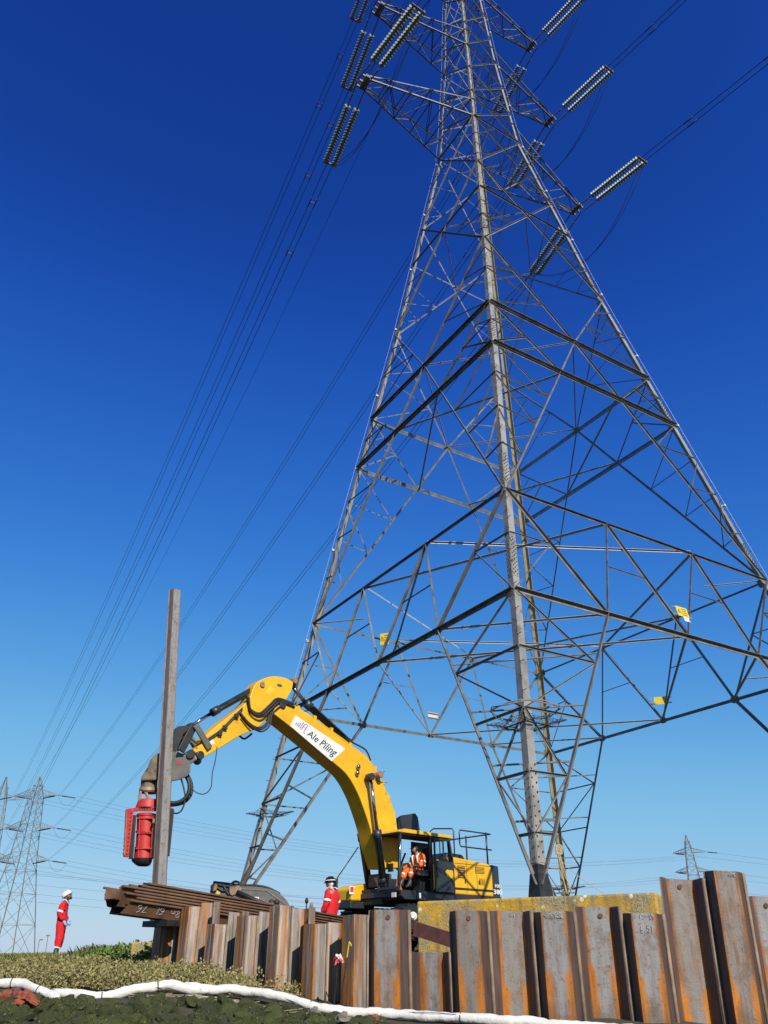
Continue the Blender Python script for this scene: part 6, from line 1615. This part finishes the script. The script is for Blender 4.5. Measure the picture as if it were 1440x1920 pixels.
tag(scatter_quads('shrub_cover', np.concatenate(P0), np.concatenate(S0), SHRUB, 1.9, 1), 'low grey-green shrubs covering the bank below the wall', 'shrubs', kind='stuff')
# grass on the crest
def blades(name, centres, n_each, hgt, mat, seed, lean=.35, w=.006):
    rs = np.random.RandomState(seed); C_ = np.repeat(centres, n_each, 0); n = len(C_)
    C_ = C_ + np.column_stack([rs.normal(0, .07, n), rs.normal(0, .07, n), np.zeros(n)])
    h = hgt * rs.uniform(.45, 1.15, n); a = rs.uniform(0, 6.28, n); l = h * rs.uniform(.05, lean * 2, n)
    t1 = C_ + np.column_stack([np.cos(a) * l * .35, np.sin(a) * l * .35, h * .6]); t2 = C_ + np.column_stack([np.cos(a) * l, np.sin(a) * l, h])
    s_ = np.column_stack([np.cos(a + 1.57), np.sin(a + 1.57), np.zeros(n)]) * w
    v = np.stack([C_ - s_, C_ + s_, t1 + s_ * .8, t2, t1 - s_ * .8], 1).reshape(-1, 3)
    me_ = bpy.data.meshes.new(name); me_.vertices.add(5 * n); me_.vertices.foreach_set('co', v.ravel()); me_.loops.add(5 * n); me_.loops.foreach_set('vertex_index', np.arange(5 * n)); me_.polygons.add(n); me_.polygons.foreach_set('loop_start', np.arange(0, 5 * n, 5)); me_.update(calc_edges=True); me_.validate()
    me_.materials.append(mat); o = bpy.data.objects.new(name, me_); COL.objects.link(o); return o
cc = []
while len(cc) < 1500:
    px_, Y_ = rs.uniform(-60, 330), rs.uniform(16.8, 27)
    x_ = (px_ - 720) / 1671 * Y_
    if x_ > -4.7 and Y_ > 17: continue
    if abs(px_ - 103) < 26 and Y_ > 23.0: 
        if rs.rand() < .75: continue
    cc.append((x_, Y_, 0))
cc = np.array(cc); cc[:, 2] = ground_z(cc[:, :2])
tag(blades('grass', cc, 24, .19, GRASS, 4, w=.007), 'rough green and straw-coloured grass along the top of the bank', 'grass', kind='stuff')
tl_ = []
while len(tl_) < 160:
    px_, Y_ = rs.uniform(140, 300), rs.uniform(18.5, 23)
    x_ = (px_ - 720) / 1671 * Y_
    if x_ > -4.8: continue
    tl_.append((x_, Y_, 0))
tl_ = np.array(tl_); tl_[:, 2] = ground_z(tl_[:, :2])
tag(blades('tall_grass', tl_, 7, .32, GRASS, 9, .35, .0035), 'taller dry grass stalks right of the man on the bank', 'grass', kind='stuff')
# leafy green plants beside the wall end
P0, S0 = [], []
for k in range(70):
    px_, Y_ = rs.uniform(150, 292), rs.uniform(17.6, 21.5); x_ = (px_ - 720) / 1671 * Y_
    if x_ > -4.75 and Y_ > 17.0: x_ = -4.8
    z_ = gz(x_, Y_); n_ = 55; hh = .16 + .2 * rs.rand() * (1.2 if px_ > 225 else .7)
    q = rs.normal(size=(n_, 3)); q /= np.linalg.norm(q, axis=1, keepdims=True); q *= rs.rand(n_, 1) ** .4
    P0.append(np.column_stack([x_ + q[:, 0] * .22, Y_ + q[:, 1] * .22, z_ + .05 + np.abs(q[:, 2]) * hh])); S0.append(rs.uniform(.03, .065, n_))
tag(scatter_quads('leafy_weeds', np.concatenate(P0), np.concatenate(S0), LEAFY, 1.7, 2), 'bright green leafy weeds in the grass beside the wall end', 'weeds', kind='stuff')
# moss and weed on the rocks
P0, S0 = [], []
for x_, y_, s_ in spots:
    k = 34; q = rs.normal(size=(k, 3)); q /= np.linalg.norm(q, axis=1, keepdims=True); q[:, 2] = np.abs(q[:, 2]) * .62
    P0.append(np.column_stack([x_ + q[:, 0] * s_ * 1.12, y_ + q[:, 1] * s_ * 1.0, gz(x_, y_) + s_ * .25 + q[:, 2] * s_ * 1.1])); S0.append(rs.uniform(.008, .02, k))
tag(scatter_quads('moss', np.concatenate(P0), np.concatenate(S0), MOSS, 1.5, 6, .1), 'dark green weed and moss coating the shore rocks', 'moss', kind='stuff')
# a few reeds of drift straw along the foot of the socks
m = MB()
for k in range(60):
    px_ = rs.uniform(250, 640); Y_ = float(np.interp(px_, [250, 400, 520, 640], [12.25, 12.35, 12.25, 11.95])) + rs.uniform(-.15, .05); x_ = (px_ - 720) / 1671 * Y_
    a = rs.uniform(-.5, .5); d = Vector((math.cos(a), math.sin(a) * .6, rs.uniform(-.12, .12))) * rs.uniform(.1, .35); p = Vector((x_, Y_, gz(x_, Y_) + .06)); m.tube([p - d / 2, p + d / 2], .004, 4)
tag(m.build('drift_straw', ROPE), 'pale drift straw lying along the foot of the socks', 'straw', kind='stuff')

# ------------------------------------------------------------------ all surface colours darkened evenly to deepen the shade at the raised exposure
for mt in bpy.data.materials:
    if not mt.use_nodes or mt.name == 'cab_glass': continue
    nt = mt.node_tree; b = nt.nodes.get('Principled BSDF'); i_ = b.inputs['Base Color']
    if i_.is_linked:
        src = i_.links[0].from_socket; h = nt.nodes.new('ShaderNodeHueSaturation'); h.inputs['Value'].default_value = 0.76
        nt.links.new(src, h.inputs['Color']); nt.links.new(h.outputs[0], i_)
    else:
        c = i_.default_value; i_.default_value = (c[0] * .76, c[1] * .76, c[2] * .76, 1)
